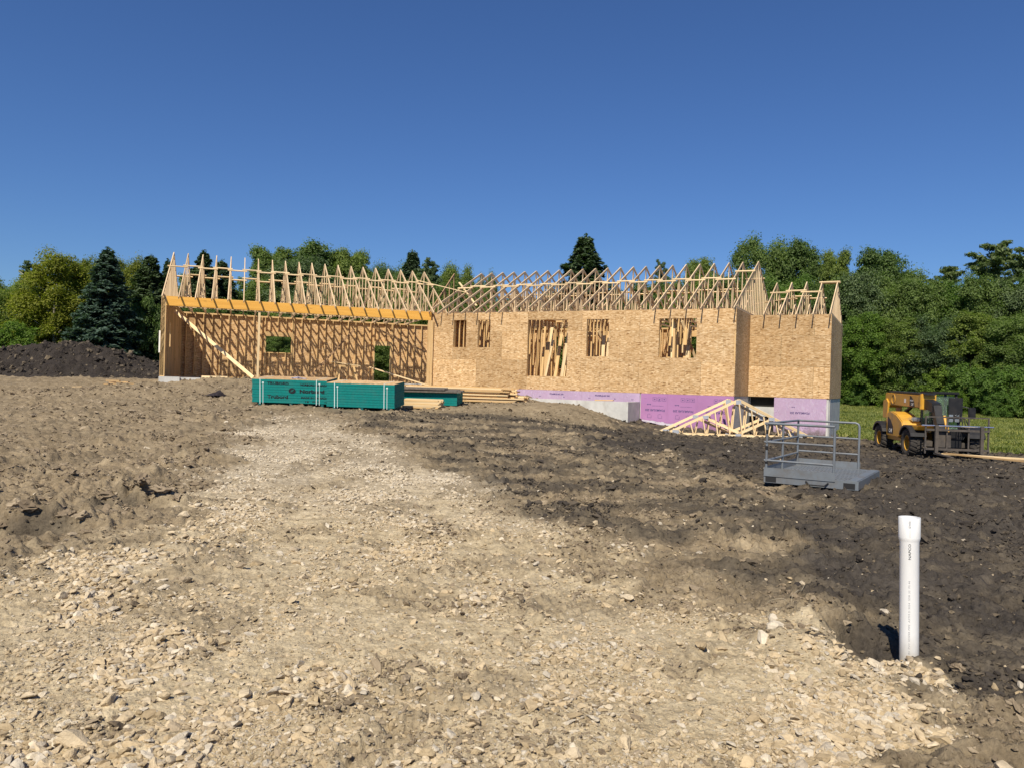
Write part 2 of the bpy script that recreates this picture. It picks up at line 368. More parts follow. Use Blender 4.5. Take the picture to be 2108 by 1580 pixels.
def leaf_mat(name, a, b_, c_, transl=.3):
    m, n, b = new_mat(name, .55); b.inputs['Specular IOR Level'].default_value = .3
    geo = n.nodes.new('ShaderNodeNewGeometry'); oi = n.nodes.new('ShaderNodeObjectInfo')
    g = noise(n, geo.outputs['Position'], .75, 4, .7)
    rr = ramp(n, geo.outputs['Random Per Island'], [(0, (.72, .74, .7)), (.5, (1, 1, 1)), (1, (1.28, 1.24, 1.1))])
    c = mix(n, 1.0, ramp(n, g, [(.3, a), (.52, b_), (.72, c_)]), rr, 'MULTIPLY')
    c = mix(n, 1.0, c, ramp(n, oi.outputs['Random'], [(0, (.72, .80, .82)), (.35, (.95, .97, 1.0)), (.7, (1.1, 1.06, .9)), (1, (1.3, 1.18, .9))]), 'MULTIPLY')
    n.links.new(c, b.inputs['Base Color'])
    tr = n.nodes.new('ShaderNodeBsdfTranslucent'); n.links.new(mix(n, 1.0, c, (1.0, 1.25, .55), 'MULTIPLY'), tr.inputs['Color'])
    ms = n.nodes.new('ShaderNodeMixShader'); ms.inputs[0].default_value = transl
    o = n.nodes['Material Output']; n.links.new(b.outputs[0], ms.inputs[1]); n.links.new(tr.outputs[0], ms.inputs[2]); n.links.new(ms.outputs[0], o.inputs[0])
    return m
M_LEAF = leaf_mat('maple_leaves', (.098, .146, .038), (.150, .212, .060), (.205, .272, .088), .48)
M_LEAF_Y = leaf_mat('yellow_green_leaves', (.135, .165, .022), (.195, .22, .032), (.26, .275, .048), .48)
M_LEAF_B = leaf_mat('bright_shrub_leaves', (.088, .155, .028), (.135, .22, .042), (.19, .28, .062), .48)
M_SPRUCE = leaf_mat('blue_spruce_needles', (.066, .102, .074), (.102, .150, .112), (.15, .205, .16), .3)
M_SPRUCE_D = leaf_mat('dark_spruce_needles', (.050, .078, .038), (.078, .116, .056), (.112, .158, .080), .3)
M_PINENEEDLE = leaf_mat('pine_needles', (.082, .120, .050), (.122, .168, .072), (.165, .215, .10), .38)
M_GRASS = leaf_mat('field_grass', (.15, .18, .055), (.215, .24, .08), (.30, .295, .125), .4)
M_BARK = plain('bark', (.085, .068, .052), .9, .35, 9, bmp=.02); M_BIRCH = plain('pale_bark', (.52, .47, .40), .8, .25, 9, bmp=.01)

# ------------------------------------------------------------------ terrain
CP = np.array([(-6,2,0),(0,0,0),(6,2,0),(-6,8,0),(0,6,0),(6,8,0),(0,10,.02),(-7,12,.1),(-3,13,.05),(3,13,0),(5.5,14,0),(9,12,-.02),
 (0,18,.2),(-5,18,.3),(5,19,.0),(-10,18,.33),(10,17,-.08),(-14,24,.62),(-20,20,.45),(-28,25,.7),(-8.4,24.6,.665),(-6,24.6,.64),(-3.6,24.4,.61),(-10.4,27,.86),
 (-14.4,30,1.17),(-17,30,.98),(-20,30,.92),(-26,32,1.0),(-13.2,30.65,1.28),(-12.4,30.8,1.40),(-10.3,31.5,1.40),(-7.5,32.5,1.40),(-10,36,1.3),(-5,33.3,1.38),(-3,33.2,1.32),(-1.0,32.0,1.25),(-5,39,1.3),(-2,28.6,.84),(-.4,29.8,.95),(.8,29.2,.95),(1.63,28.8,.93),
 (1.4,27.3,.88),(.2,27.5,.86),(-1.2,27.2,.78),(2.7,27.2,.66),(.6,25.4,.50),(2.2,25.4,.36),(2.5,28.3,.84),(3.3,28.0,.52),(4.3,28.0,.17),(5.2,28.5,.12),(3.6,26.6,.28),(5,27,.08),(6,27,.04),(8,27,.03),(10.5,27,.02),(12.25,29,-.1),(13,25,-.2),(12.5,23.3,-.2),(13.2,21.5,-.19),(14.5,31,-.22),
 (14.7,22,-.18),(20,30,-.25),(31,70,.69),(33,50,.07),(20,50,.1),(0,60,1.0),(-27,42,1.2),(-20,38,1.2),(-40,60,1.5),(-3.3,25.5,.64),(0,24,.48),(3,24,.22),(14,40,.0),(0,45,.6),(45,40,0),(-60,40,1.2),(60,90,.8),(-60,90,1.6),(0,100,1.2),
 (40,10,0),(-40,5,0),(0,-20,0),(-30,-20,0),(30,-20,0)], float)
def _k(r2): return np.sqrt(r2 + 1.2)
_A = _k(((CP[:, None, :2] - CP[None, :, :2])**2).sum(-1)); _wt = np.linalg.solve(_A + np.eye(len(CP))*.02, CP[:, 2] - .5)
def base_z(x, y):
    x = np.asarray(x, float); y = np.asarray(y, float); s = np.zeros(x.shape)
    for (cx, cy, _), wq in zip(CP, _wt): s += wq*_k((x-cx)**2 + (y-cy)**2)
    r = np.hypot(x, y); return .5 + s*(1 - sstep(100, 220, r))
def edges(Y):
    XL = np.interp(Y, [0, 5, 6, 8.1, 11, 16, 20, 24], [-14, -5.6, -4.0, -3.7, -4.25, -5.7, -6.8, -7.4])
    XR = np.interp(Y, [0, 3.3, 4.2, 5.2, 6, 8.8, 12, 16, 20, 23, 24.5], [1.5, 1.7, 2.0, 2.05, 1.5, .4, -.5, -2.4, -4.2, -5.0, -7.4])
    return XL, XR
def masks(x, y):
    XL, XR = edges(y); wob = .75*fbm(x, y, .55, 4, 11) + .30*fbm(x, y, 2.6, 3, 12); sc = .16 + .020*np.abs(y)
    g = sstep(-sc, sc, x - XL + wob) * (1 - sstep(-sc*1.6, sc*1.6, x - XR + wob)) * (1 - sstep(19, 23.5, y + wob*2)) * (y > -30)
    g *= .80 + .20*sstep(-.35, .25, fbm(x, y, .45, 3, 15))
    g *= 1 - .55*sstep(.12, .46, fbm(x, y, 1.05, 4, 17))*(1 - .6*sstep(9, 13, y))
    # damp grey-brown patches inside the track
    g *= 1 - .55*sstep(.25, .55, fbm(x*1.0, y*.6, .62, 3, 19)) * sstep(4, 6, y)
    XD = np.interp(y, [0, 3, 4.2, 5, 6, 8, 12, 16, 20, 24, 26, 28, 30], [4.2, 3.6, 2.45, 2.40, 2.75, 3.3, 4.4, 4.6, 3.0, 2.0, 2.4, 3.9, 4.6])
    wob2 = .9*fbm(x, y, .33, 4, 21)
    d = .12 + (.17 + .12*sstep(5.5, 8, y))*sstep(-.3, .8, x - XR + wob2*.7)*(1 - sstep(23, 25.5, y)) + .58*sstep(-.45, .55, x - XD + wob2*np.clip(y/8, .25, 1.5) + .35*fbm(x, y, 2.2, 3, 25))
    d += (.42*fbm(x*.8, y*1.5, .75, 4, 23) + .22*fbm(x, y, 3.4, 3, 27))*sstep(.2, .4, d)
    strip = np.exp(-((y-24.2 - .08*x)/1.1)**2)*sstep(-5, 0, x)      # dark churned strip at the foot of the backfill
    d = np.maximum(d, strip*.85); d += .12*fbm(x, y, .5, 3, 29)
    hole = np.exp(-(((x+4.75)/.42)**2 + ((y-7.75)/.28)**2)) + np.exp(-(((x+4.7)/.5)**2 + ((y-9.3)/.25)**2))
    d = np.maximum(d, .7*np.clip(hole, 0, 1))  # the holes' inner shade is also put into the soil colour
    gr = sstep(-1.2, 1.2, y - np.interp(x, [-70, -30, 0, 12, 14, 15.5, 18, 24, 40, 80], [50, 50, 46, 36, 31.3, 28.5, 25.5, 24, 24, 24]) + .9*fbm(x, y, .5, 3, 31))*(1 - sstep(-2, 2, -x - 8))
    gr = np.maximum(gr, sstep(55, 70, np.hypot(x, y)))
    return g, np.clip(d, 0, 1), gr
def detail_z(x, y, g, d, gr):
    r = np.hypot(x, y); soft = 1 - g; out = np.zeros_like(x)
    rut = fbm(x, y, .28, 3, 41)
    out += .05*rut*(1 - gr)
    b = np.abs(fbm(x, y, 2.1, 3, 43)); out += (.11*soft + .014)*(b - .25)*(.45 + .55*sstep(-.2, .4, fbm(x, y, .35, 2, 45)))
    out += (.020*soft + .006)*fbm(x, y, 6.5, 2, 47) + .05*soft*(np.abs(fbm(x, y, 5.0, 2, 48)) - .2)*sstep(-.2, .35, fbm(x, y, .6, 2, 46))
    for fq, amp, sd in ((2.4, .045, 101), (5.5, .032, 103), (12., .013, 105)):      # crevices between clods
        q = fbm(x, y, fq, 2, sd); out -= amp*(.12 + .88*soft)*np.exp(-(q/.10)**2)*sstep(-.35, .3, fbm(x, y, fq*.22, 2, sd+1))*(1 - .8*gr)*np.where(fq*r < 190, 1, 0)
    lump = np.maximum(0, fbm(x, y, 4.2, 2, 49) - .12); out += .12*soft*lump*sstep(-.15, .35, fbm(x, y, .55, 2, 51))
    near = r < 16
    if near.any():
        xx, yy = x[near], y[near]; out[near] += (.011*soft[near] + .006)*fbm(xx, yy, 19, 2, 53) + .005*fbm(xx, yy, 55, 2, 55)
    # tyre ruts running up the track and curving away to the right
    for off, amp in ((-.75, .05), (.85, .05)):
        cx = np.interp(y, [2, 8, 14, 20, 26], [-1.0, -1.5, -2.6, -1.2, 2.0]) + off
        q = (x - cx)/.22; out -= amp*np.exp(-q*q)*sstep(6, 10, y)*(1 - sstep(20, 24, y))*(.6 + .4*np.sin(y*21))
    # holes with thrown-up lumps at the left edge of the track
    for hx, hy, sx, sy, dp in ((-4.75, 7.70, .38, .16, .30), (-4.55, 9.32, .42, .14, .22), (-5.6, 8.4, .3, .12, .08), (2.29, 4.92, .13, .22, .20)):
        e = ((x-hx)/sx)**2 + ((y-hy)/sy)**2; out -= dp*np.exp(-e); out += dp*.55*np.exp(-(((x-hx)/(sx*1.6))**2 + ((y-hy-sy*2.0)/(sy*1.3))**2))*(1 + .8*fbm(x, y, 6, 2, 57))
    out += .07*np.exp(-(((x-2.55)/.30)**2 + ((y-4.55)/.13)**2))     # spoil in front of the pipe
    out += .10*np.exp(-((x-1.95-.35*(y-5))/.28)**2)*sstep(4.2, 4.8, y)*(1 - sstep(5.8, 6.6, y))
    out *= 1 - .72*np.exp(-((x - .9)/2.8)**2 - ((y - 27.9)/1.5)**2)      # raked, settled backfill
    for pts, off in (((1.2, 2.2, 3.0, 3.2, 2.4), 0.0), ((1.2, 2.2, 3.0, 3.2, 2.4), 1.75), ((-9.5, -8.8, -8.6, -9.2, -10.5), 0.0), ((-9.5, -8.8, -8.6, -9.2, -10.5), 1.7)):
        q = (x - np.interp(y, [6, 10, 15, 20, 25], pts) - off)/.24; band = np.exp(-q**4)*sstep(7, 9, y)*(1 - sstep(21, 24, y))*(.55 + .45*sstep(-.3, .2, fbm(x, y, .4, 2, 111)))
        out = out*(1 - .75*band) - band*(.045 + .022*np.sign(np.sin(y*17 + np.abs(q)*2.2)))
    return out*(1 - sstep(60, 120, r))
def ground_z(x, y, full=True):
    x = np.atleast_1d(np.asarray(x, float)); y = np.atleast_1d(np.asarray(y, float)); z = base_z(x, y)
    if full: z = z + detail_z(x, y, *masks(x, y))
    return z
def gz(x, y): return float(ground_z(x, y, False)[0])
angs = np.concatenate([np.radians(np.arange(-180, -44, 6)), np.radians(np.linspace(-43, 43, 861)), np.radians(np.arange(50, 181, 6))]); angs[-1] = np.pi
rs = np.concatenate([[.3, .8, 1.4], 2.0*np.exp(np.arange(0, 700)*.00455), 2.0*np.exp(700*.00455)*np.exp(np.arange(1, 48)*.09)])
AA, RR = np.meshgrid(angs, rs); GX = RR*np.sin(AA); GY = RR*np.cos(AA)
fx, fy = GX.ravel(), GY.ravel(); mg, mdk, mgr = masks(fx, fy)
fz = base_z(fx, fy) + detail_z(fx, fy, mg, mdk, mgr)
na, nr = len(angs), len(rs); I = np.arange(na*nr).reshape(nr, na)
F = np.stack([I[:-1, :-1], I[:-1, 1:], I[1:, 1:], I[1:, :-1]], -1).reshape(-1, 4)[:, ::-1]
gme = np_mesh('ground', np.stack([fx, fy, fz], 1), F)
for nm, arr in (('gravel', mg), ('dark', mdk), ('grass', mgr)):
    a = gme.attributes.new(nm, 'FLOAT', 'POINT'); a.data.foreach_set('value', arr.astype(np.float32))
gme.materials.append(M_GROUND)
tag(link('ground', gme), 'churned bare earth building plot with a pale gravel track', kind='structure')

# ---- scatter with geometry nodes (gravel, crumbs of soil, grass)
def rock_mesh(name, seed, flat=.6, sub=2, rough=.22):
    r = np.random.default_rng(seed); bm = bmesh.new(); bmesh.ops.create_icosphere(bm, subdivisions=sub, radius=.5)
    planes = [(Vector(r.normal(size=3)).normalized(), r.uniform(.20, .40)) for _ in range(9)]
    for v in bm.verts:
        for nrm, dd in planes:
            q = v.co.dot(nrm)
            if q > dd: v.co -= nrm*(q - dd)
        v.co *= 1 + r.uniform(-rough, rough)*.35
        v.co.z *= flat; v.co.y *= .8
    me = bpy.data.meshes.new(name); bm.to_mesh(me); bm.free(); return me
def proto_collection(name, meshes, mat):
    col = bpy.data.collections.new(name)
    for i, me in enumerate(meshes):
        if not me.materials: me.materials.append(mat)
        o = bpy.data.objects.new(name + '_piece', me); col.objects.link(o)
    return col
def scatter(name, P, S, Rz, idx, col, label, mat):
    me = bpy.data.meshes.new(name); me.vertices.add(len(P)); me.vertices.foreach_set('co', np.ascontiguousarray(P, np.float32).ravel())
    a = me.attributes.new('scl', 'FLOAT_VECTOR', 'POINT'); a.data.foreach_set('vector', np.ascontiguousarray(S, np.float32).ravel())
    a = me.attributes.new('rot', 'FLOAT_VECTOR', 'POINT'); a.data.foreach_set('vector', np.ascontiguousarray(Rz, np.float32).ravel())
    a = me.attributes.new('pick', 'INT', 'POINT'); a.data.foreach_set('value', np.ascontiguousarray(idx, np.int32))
    o = link(name, me, mat); tag(o, label, None, kind='stuff')
    ng = bpy.data.node_groups.new(name + '_nodes', 'GeometryNodeTree')
    ng.interface.new_socket('Geometry', in_out='INPUT', socket_type='NodeSocketGeometry'); ng.interface.new_socket('Geometry', in_out='OUTPUT', socket_type='NodeSocketGeometry')
    gi = ng.nodes.new('NodeGroupInput'); go = ng.nodes.new('NodeGroupOutput'); ip = ng.nodes.new('GeometryNodeInstanceOnPoints')
    ci = ng.nodes.new('GeometryNodeCollectionInfo'); ci.inputs[0].default_value = col; ci.inputs[1].default_value = True; ci.inputs[2].default_value = True
    def at(nm, ty): q = ng.nodes.new('GeometryNodeInputNamedAttribute'); q.data_type = ty; q.inputs[0].default_value = nm; return q.outputs[0]
    L = ng.links.new; L(gi.outputs[0], ip.inputs['Points']); L(ci.outputs[0], ip.inputs['Instance']); ip.inputs['Pick Instance'].default_value = True
    L(at('pick', 'INT'), ip.inputs['Instance Index']); L(at('rot', 'FLOAT_VECTOR'), ip.inputs['Rotation']); L(at('scl', 'FLOAT_VECTOR'), ip.inputs['Scale']); L(ip.outputs[0], go.inputs[0])
    md = o.modifiers.new('scatter', 'NODES'); md.node_group = ng
    return o
def sample_polar(n, r0, r1, a0=-41, a1=41):
    """more points close by: uniform in angle and log distance"""
    r = np.exp(rng.uniform(np.log(r0), np.log(r1), n)); a = np.radians(rng.uniform(a0, a1, n)); return r*np.sin(a), r*np.cos(a), r
# gravel
n = 620000; x, y, r = sample_polar(n, 2.4, 24); g, dk, gr = masks(x, y)
patch = sstep(-.32, .30, fbm(x, y, .9, 4, 61)); lane = np.exp(-((np.abs(x - np.interp(y, [2, 8, 14, 20], [-.6, -1.3, -2.6, -4.6])) - .85)/.30)**2); keep = rng.uniform(size=n) < (g**1.3*(.20 + .80*patch)*(1 - .55*lane)*.80 + .006*(1-g)*(x > -6)*np.clip(r/9, .3, 1))
x, y, r, g, dk, gr = x[keep], y[keep], r[keep], g[keep], dk[keep], gr[keep]; n = len(x)
u = rng.uniform(size=n); coarse = sstep(.0, .42, fbm(x, y, .75, 3, 63))*1.5
size = np.clip((.0075 + .00145*r)*(1 + 1.1*coarse)*np.exp(.62*rng.normal(size=n))*np.where(g > .25, 1, .7), .006, .085)
z = base_z(x, y) + detail_z(x, y, g, dk, gr) + size*rng.uniform(-.22, .16, n)
stones = proto_collection('gravel', [rock_mesh('stone', 100+i, .5 + .1*(i % 3), 2) for i in range(10)], M_STONE)
scatter('gravel', np.stack([x, y, z], 1), size[:, None]*np.stack([rng.uniform(.8, 1.5, n), rng.uniform(.7, 1.1, n), rng.uniform(.6, 1.1, n)], 1),
        np.stack([rng.uniform(-.5, .5, n), rng.uniform(-.5, .5, n), rng.uniform(0, 6.28, n)], 1), rng.integers(0, 10, n), stones, 'loose pale limestone gravel spread along the track', M_STONE)
NGRAVEL = n
# clods
for nm, mt, sgn, lab in (('soil_clods', M_CLOD, 0, 'crumbled tan soil clods strewn left of the track'), ('dark_soil_clods', M_CLOD_D, 1, 'crumbled dark soil clods strewn right of the track')):
    n = 420000; x, y, r = sample_polar(n, 2.6, 34); g, dk, gr = masks(x, y)
    sel = np.clip((dk - .28)/.25, 0, 1); sel = sel if sgn else 1 - sel
    patch = sstep(-.25, .55, fbm(x, y, 1.1, 3, 65 + sgn)); rough_zone = sstep(-.3, .4, fbm(x, y, .3, 2, 68))
    keep = rng.uniform(size=n) < sel*(1-g)*(1-gr)*(.08 + .75*patch*rough_zone)
    x, y, r, g, dk, gr = x[keep], y[keep], r[keep], g[keep], dk[keep], gr[keep]; n = len(x)
    size = np.clip((.010 + .0022*r)*np.exp(.55*rng.normal(size=n)), .008, .22)
    z = base_z(x, y) + detail_z(x, y, g, dk, gr) + size*rng.uniform(-.15, .15, n)
    cl = proto_collection(nm, [rock_mesh('clod', 200+20*sgn+i, .62, 2, .75) for i in range(8)], mt)
    scatter(nm, np.stack([x, y, z], 1), size[:, None]*np.stack([rng.uniform(.8, 1.5, n), rng.uniform(.7, 1.1, n), rng.uniform(.6, 1.1, n)], 1),
            np.stack([rng.uniform(-.6, .6, n), rng.uniform(-.6, .6, n), rng.uniform(0, 6.28, n)], 1), rng.integers(0, 8, n), cl, lab, mt)
# grass tufts of the field on the right
def tuft(seed):
    r = np.random.default_rng(seed); m = MB()
    for _ in range(16):
        a = r.uniform(0, 6.28); b = r.uniform(0, .16); h = r.uniform(.08, .22); ln = r.uniform(.05, .2); t = r.uniform(0, 6.28); wd = .012
        p = Vector((b*math.cos(a), b*math.sin(a), -.02)); q = p + Vector((ln*.4*math.cos(t), ln*.4*math.sin(t), h*.6)); e = p + Vector((ln*math.cos(t), ln*math.sin(t), h)); s = Vector((-math.sin(t), math.cos(t), 0))*wd
        m.add([p-s, p+s, q+s*.8, q-s*.8, e], [(0, 1, 2, 3), (3, 2, 4)])
    return mesh(m.v, m.f, 'tuft')
n = 60000; a = np.radians(rng.uniform(16, 42, n)); r = rng.uniform(24, 85, n); x, y = r*np.sin(a), r*np.cos(a)
g, dk, gr = masks(x, y); keep = rng.uniform(size=n) < gr**2; x, y = x[keep], y[keep]; n = len(x); sc = rng.uniform(.6, 1.25, n)*(.75 + .45*sstep(-.3, .4, fbm(x, y, .25, 3, 71)))
tc = proto_collection('tufts', [tuft(i) for i in range(6)], M_GRASS)
scatter('field_grass', np.stack([x, y, ground_z(x, y)], 1), np.stack([sc*1.3, sc*1.3, sc], 1), np.stack([np.zeros(n), np.zeros(n), rng.uniform(0, 6.28, n)], 1), rng.integers(0, 6, n), tc, 'long green grass of the field behind the telehandler', M_GRASS)

# ---- large loose rocks, each on its own
RK = [rock_mesh('rock', 300+i, .62, 3, .12) for i in range(6)]
for me in RK: me.materials.append(M_STONE)
CL = [rock_mesh('soil_clod', 350+i, .7, 3, .8) for i in range(4)]
for me in CL: me.materials.append(M_CLOD)
rock_px = [(-1.85,3.32,.13),(1.49,3.55,.075),(1.75,3.72,.08),(.14,3.72,.10),(.98,3.83,.07),(1.55,4.32,.06),(.86,4.3,.075),(-.12,4.33,.09),(-1.95,7.1,.10),(-4.3,11.4,.15),(-.7,4.55,.06),(.55,3.45,.09),
 (.30,3.30,.08),(1.05,3.30,.09),(2.05,3.6,.08),(1.2,4.7,.10),(1.42,5.0,.12),(1.75,5.0,.13),(1.62,4.85,.11),(1.85,4.7,.10),(1.3,5.6,.09),(.95,6.0,.11),(.75,5.75,.08),(-.35,5.4,.07),(.1,5.1,.06),(-2.6,3.6,.10),(-2.2,4.2,.08),
 (-1.3,3.9,.09),(-1.15,4.35,.07),(-.9,3.45,.07),(-3.1,5.4,.10),(-2.4,6.3,.12),(-2.1,6.5,.10),(-1.8,6.6,.09),(-2.9,7.4,.11),(-3.3,8.0,.12),(-3.55,8.4,.13),(-3.2,8.3,.10),(-3.0,8.7,.11),(-3.75,9.3,.12),(2.75,4.3,.06),(2.83,4.22,.055),
 (2.9,4.32,.05),(2.86,4.12,.06),(2.98,4.2,.05),(3.1,4.55,.07),(3.3,4.4,.05),(1.02,8.9,.09),(1.35,8.7,.07),(-6.9,14.6,.13),(-7.2,19.5,.16),(2.1,3.2,.11),(.72,4.05,.06),(-.3,3.25,.07),(1.33,4.05,.055),(-1.6,5.2,.06),(-.6,6.6,.08)]
for i, (x, y, s) in enumerate(rock_px):
    o = link('rock', RK[i % 6], None, loc=(x, y, float(ground_z(x, y)[0]) + s*.13), rz=i*1.3); o.scale = (s*1.35, s*1.1, s*1.1); o.rotation_euler = (.2*math.sin(i), .2*math.cos(i*2.1), i*1.3)
    tag(o, 'pale limestone rock lying loose, larger than the gravel about it', 'rock', 'large loose rocks')

for i, (x, y, q) in enumerate([(-4.95,7.95,.24),(-4.6,8.02,.20),(-4.35,7.9,.15),(-5.2,7.85,.18),(-4.8,8.2,.17),(-4.3,9.55,.22),(-4.6,9.62,.26),(-4.95,9.55,.2),(-4.1,9.5,.15),(-4.75,9.9,.17),(-5.5,8.6,.2),(-5.8,8.7,.16),(-4.6,12.2,.2),(-5.3,12.6,.16),(2.62,4.42,.09),(2.45,4.40,.08)]):
    o = link('soil_clod', CL[i % 4], None, loc=(x, y, float(ground_z(x, y)[0]) + q*.08), rz=i*1.9); o.scale = (q*1.4, q*1.1, q)
    tag(o, 'big broken clod of earth at the left edge of the track or by the pipe', 'soil clod', 'big earth clods')
# ---- dark topsoil heap at the left
n1, n2 = 420, 200; U, Vv = np.meshgrid(np.linspace(-1.25, 1.25, n1), np.linspace(-1.3, 1.3, n2))
hx, hy = -26.3 + U*9.4, 46.0 + Vv*6.2; prof = np.clip(1 - np.sqrt((U*.98 + .05)**2 + Vv**2), 0, 1)
hh = 1.72*sstep(0, .9, prof)**.85*(1 + .22*fbm(hx, hy, .22, 3, 81))
hh += (.22*fbm(hx, hy, .9, 4, 83) + .22*np.maximum(0, fbm(hx, hy, 1.6, 4, 85)))*sstep(0, .15, prof)
hz = base_z(hx, hy) + hh - .25*(prof <= 0.02)
I = np.arange(n1*n2).reshape(n2, n1); F = np.stack([I[:-1, :-1], I[:-1, 1:], I[1:, 1:], I[1:, :-1]], -1).reshape(-1, 4)
me = np_mesh('topsoil_heap', np.stack([hx.ravel()+26.3, hy.ravel()-46, hz.ravel()-1.2], 1), F)
mh, n, b = new_mat('black_topsoil', .95); geo = n.nodes.new('ShaderNodeNewGeometry'); g1 = noise(n, geo.outputs['Position'], 1.3, 6, .7); g2 = noise(n, geo.outputs['Position'], 9, 5, .7)
c = ramp(n, g1, [(.3, (.026, .021, .018)), (.6, (.046, .037, .031)), (.8, (.088, .070, .054))]); c = mix(n, ramp(n, g2, [(.7, (0, 0, 0)), (.8, (.5, .5, .5))]), c, (.20, .17, .13)); n.links.new(c, b.inputs['Base Color']); bump(n, b, g2, .15)
n = 2600; k = rng.integers(0, n1*n2, n*3); k = k[(prof.ravel()[k] > .06) & (hy.ravel()[k] < 47.5)][:n]; n = len(k); sz = np.clip(.13*np.exp(.6*rng.normal(size=n)), .06, .55)
heap_cl = proto_collection('heap_clods', [rock_mesh('clod', 260+i, .62, 2, .75) for i in range(6)], M_CLOD_D)
scatter('heap_clods', np.stack([hx.ravel()[k] + rng.normal(size=n)*.05, hy.ravel()[k], hz.ravel()[k]], 1), sz[:, None]*np.ones((1, 3)), rng.uniform(0, 6.28, (n, 3)), rng.integers(0, 6, n), heap_cl, 'dark clods lying on the topsoil heap', M_CLOD_D)
tag(link('topsoil_heap', me, mh, loc=(-26.3, 46, 1.2)), 'wide heap of black topsoil left of the house under the spruces', 'soil heap')

# ------------------------------------------------------------------ the house
GAZ, MAZ = R(-19.36), R(26.89)
G0 = Vector((-14.088, 30.746, 0)); M0 = Vector((8.246, 28.551, 0))
def hd(az): return Vector((math.sin(az), math.cos(az), 0))
gf, gd, mf, mdp = hd(GAZ + math.pi/2), hd(GAZ), hd(MAZ + math.pi/2), hd(MAZ)
ML = 13.45; L0 = M0 - mf*ML
FLOOR_G, TOP_G, TOP_M, BOT_M, FLOOR_M = 1.48, 4.70, 4.65, 1.40, 1.72
HC = Vector((-2.0, 36.0, 1.0))
house = empty('unfinished_house', HC, 0, 'unfinished house of strand board walls and bare roof trusses with an open angled garage', 'house')
def part(name, m, mat, O, rz, smooth=False): return m.build(name, mat, house, O - HC, rz, smooth)

def panel_mesh(x0, x1, z0, z1, holes, y0, y1):
    """sheet in the x-z plane with rectangular holes"""
    xs = sorted({x0, x1, *[min(max(h[i], x0), x1) for h in holes for i in (0, 1)]}); zs = sorted({z0, z1, *[min(max(h[i], z0), z1) for h in holes for i in (2, 3)]})
    nx, nz = len(xs)-1, len(zs)-1
    def solid(i, j):
        if i < 0 or j < 0 or i >= nx or j >= nz: return False
        cx, cz = (xs[i]+xs[i+1])/2, (zs[j]+zs[j+1])/2
        return not any(h[0] < cx < h[1] and h[2] < cz < h[3] for h in holes)
    V = {}; VL = []; F = []
    def v(i, j, k):
        if (i, j, k) not in V: V[(i, j, k)] = len(VL); VL.append((xs[i], (y0, y1)[k], zs[j]))
        return V[(i, j, k)]
    for i in range(nx):
        for j in range(nz):
            if not solid(i, j): continue
            F.append((v(i,j,0), v(i+1,j,0), v(i+1,j+1,0), v(i,j+1,0))); F.append((v(i,j,1), v(i,j+1,1), v(i+1,j+1,1), v(i+1,j,1)))
            if not solid(i-1, j): F.append((v(i,j,0), v(i,j+1,0), v(i,j+1,1), v(i,j,1)))
            if not solid(i+1, j): F.append((v(i+1,j,0), v(i+1,j,1), v(i+1,j+1,1), v(i+1,j+1,0)))
            if not solid(i, j-1): F.append((v(i,j,0), v(i,j,1), v(i+1,j,1), v(i+1,j,0)))
            if not solid(i, j+1): F.append((v(i,j+1,0), v(i+1,j+1,0), v(i+1,j+1,1), v(i,j+1,1)))
    return mesh(VL, F, 'panel') if F else None
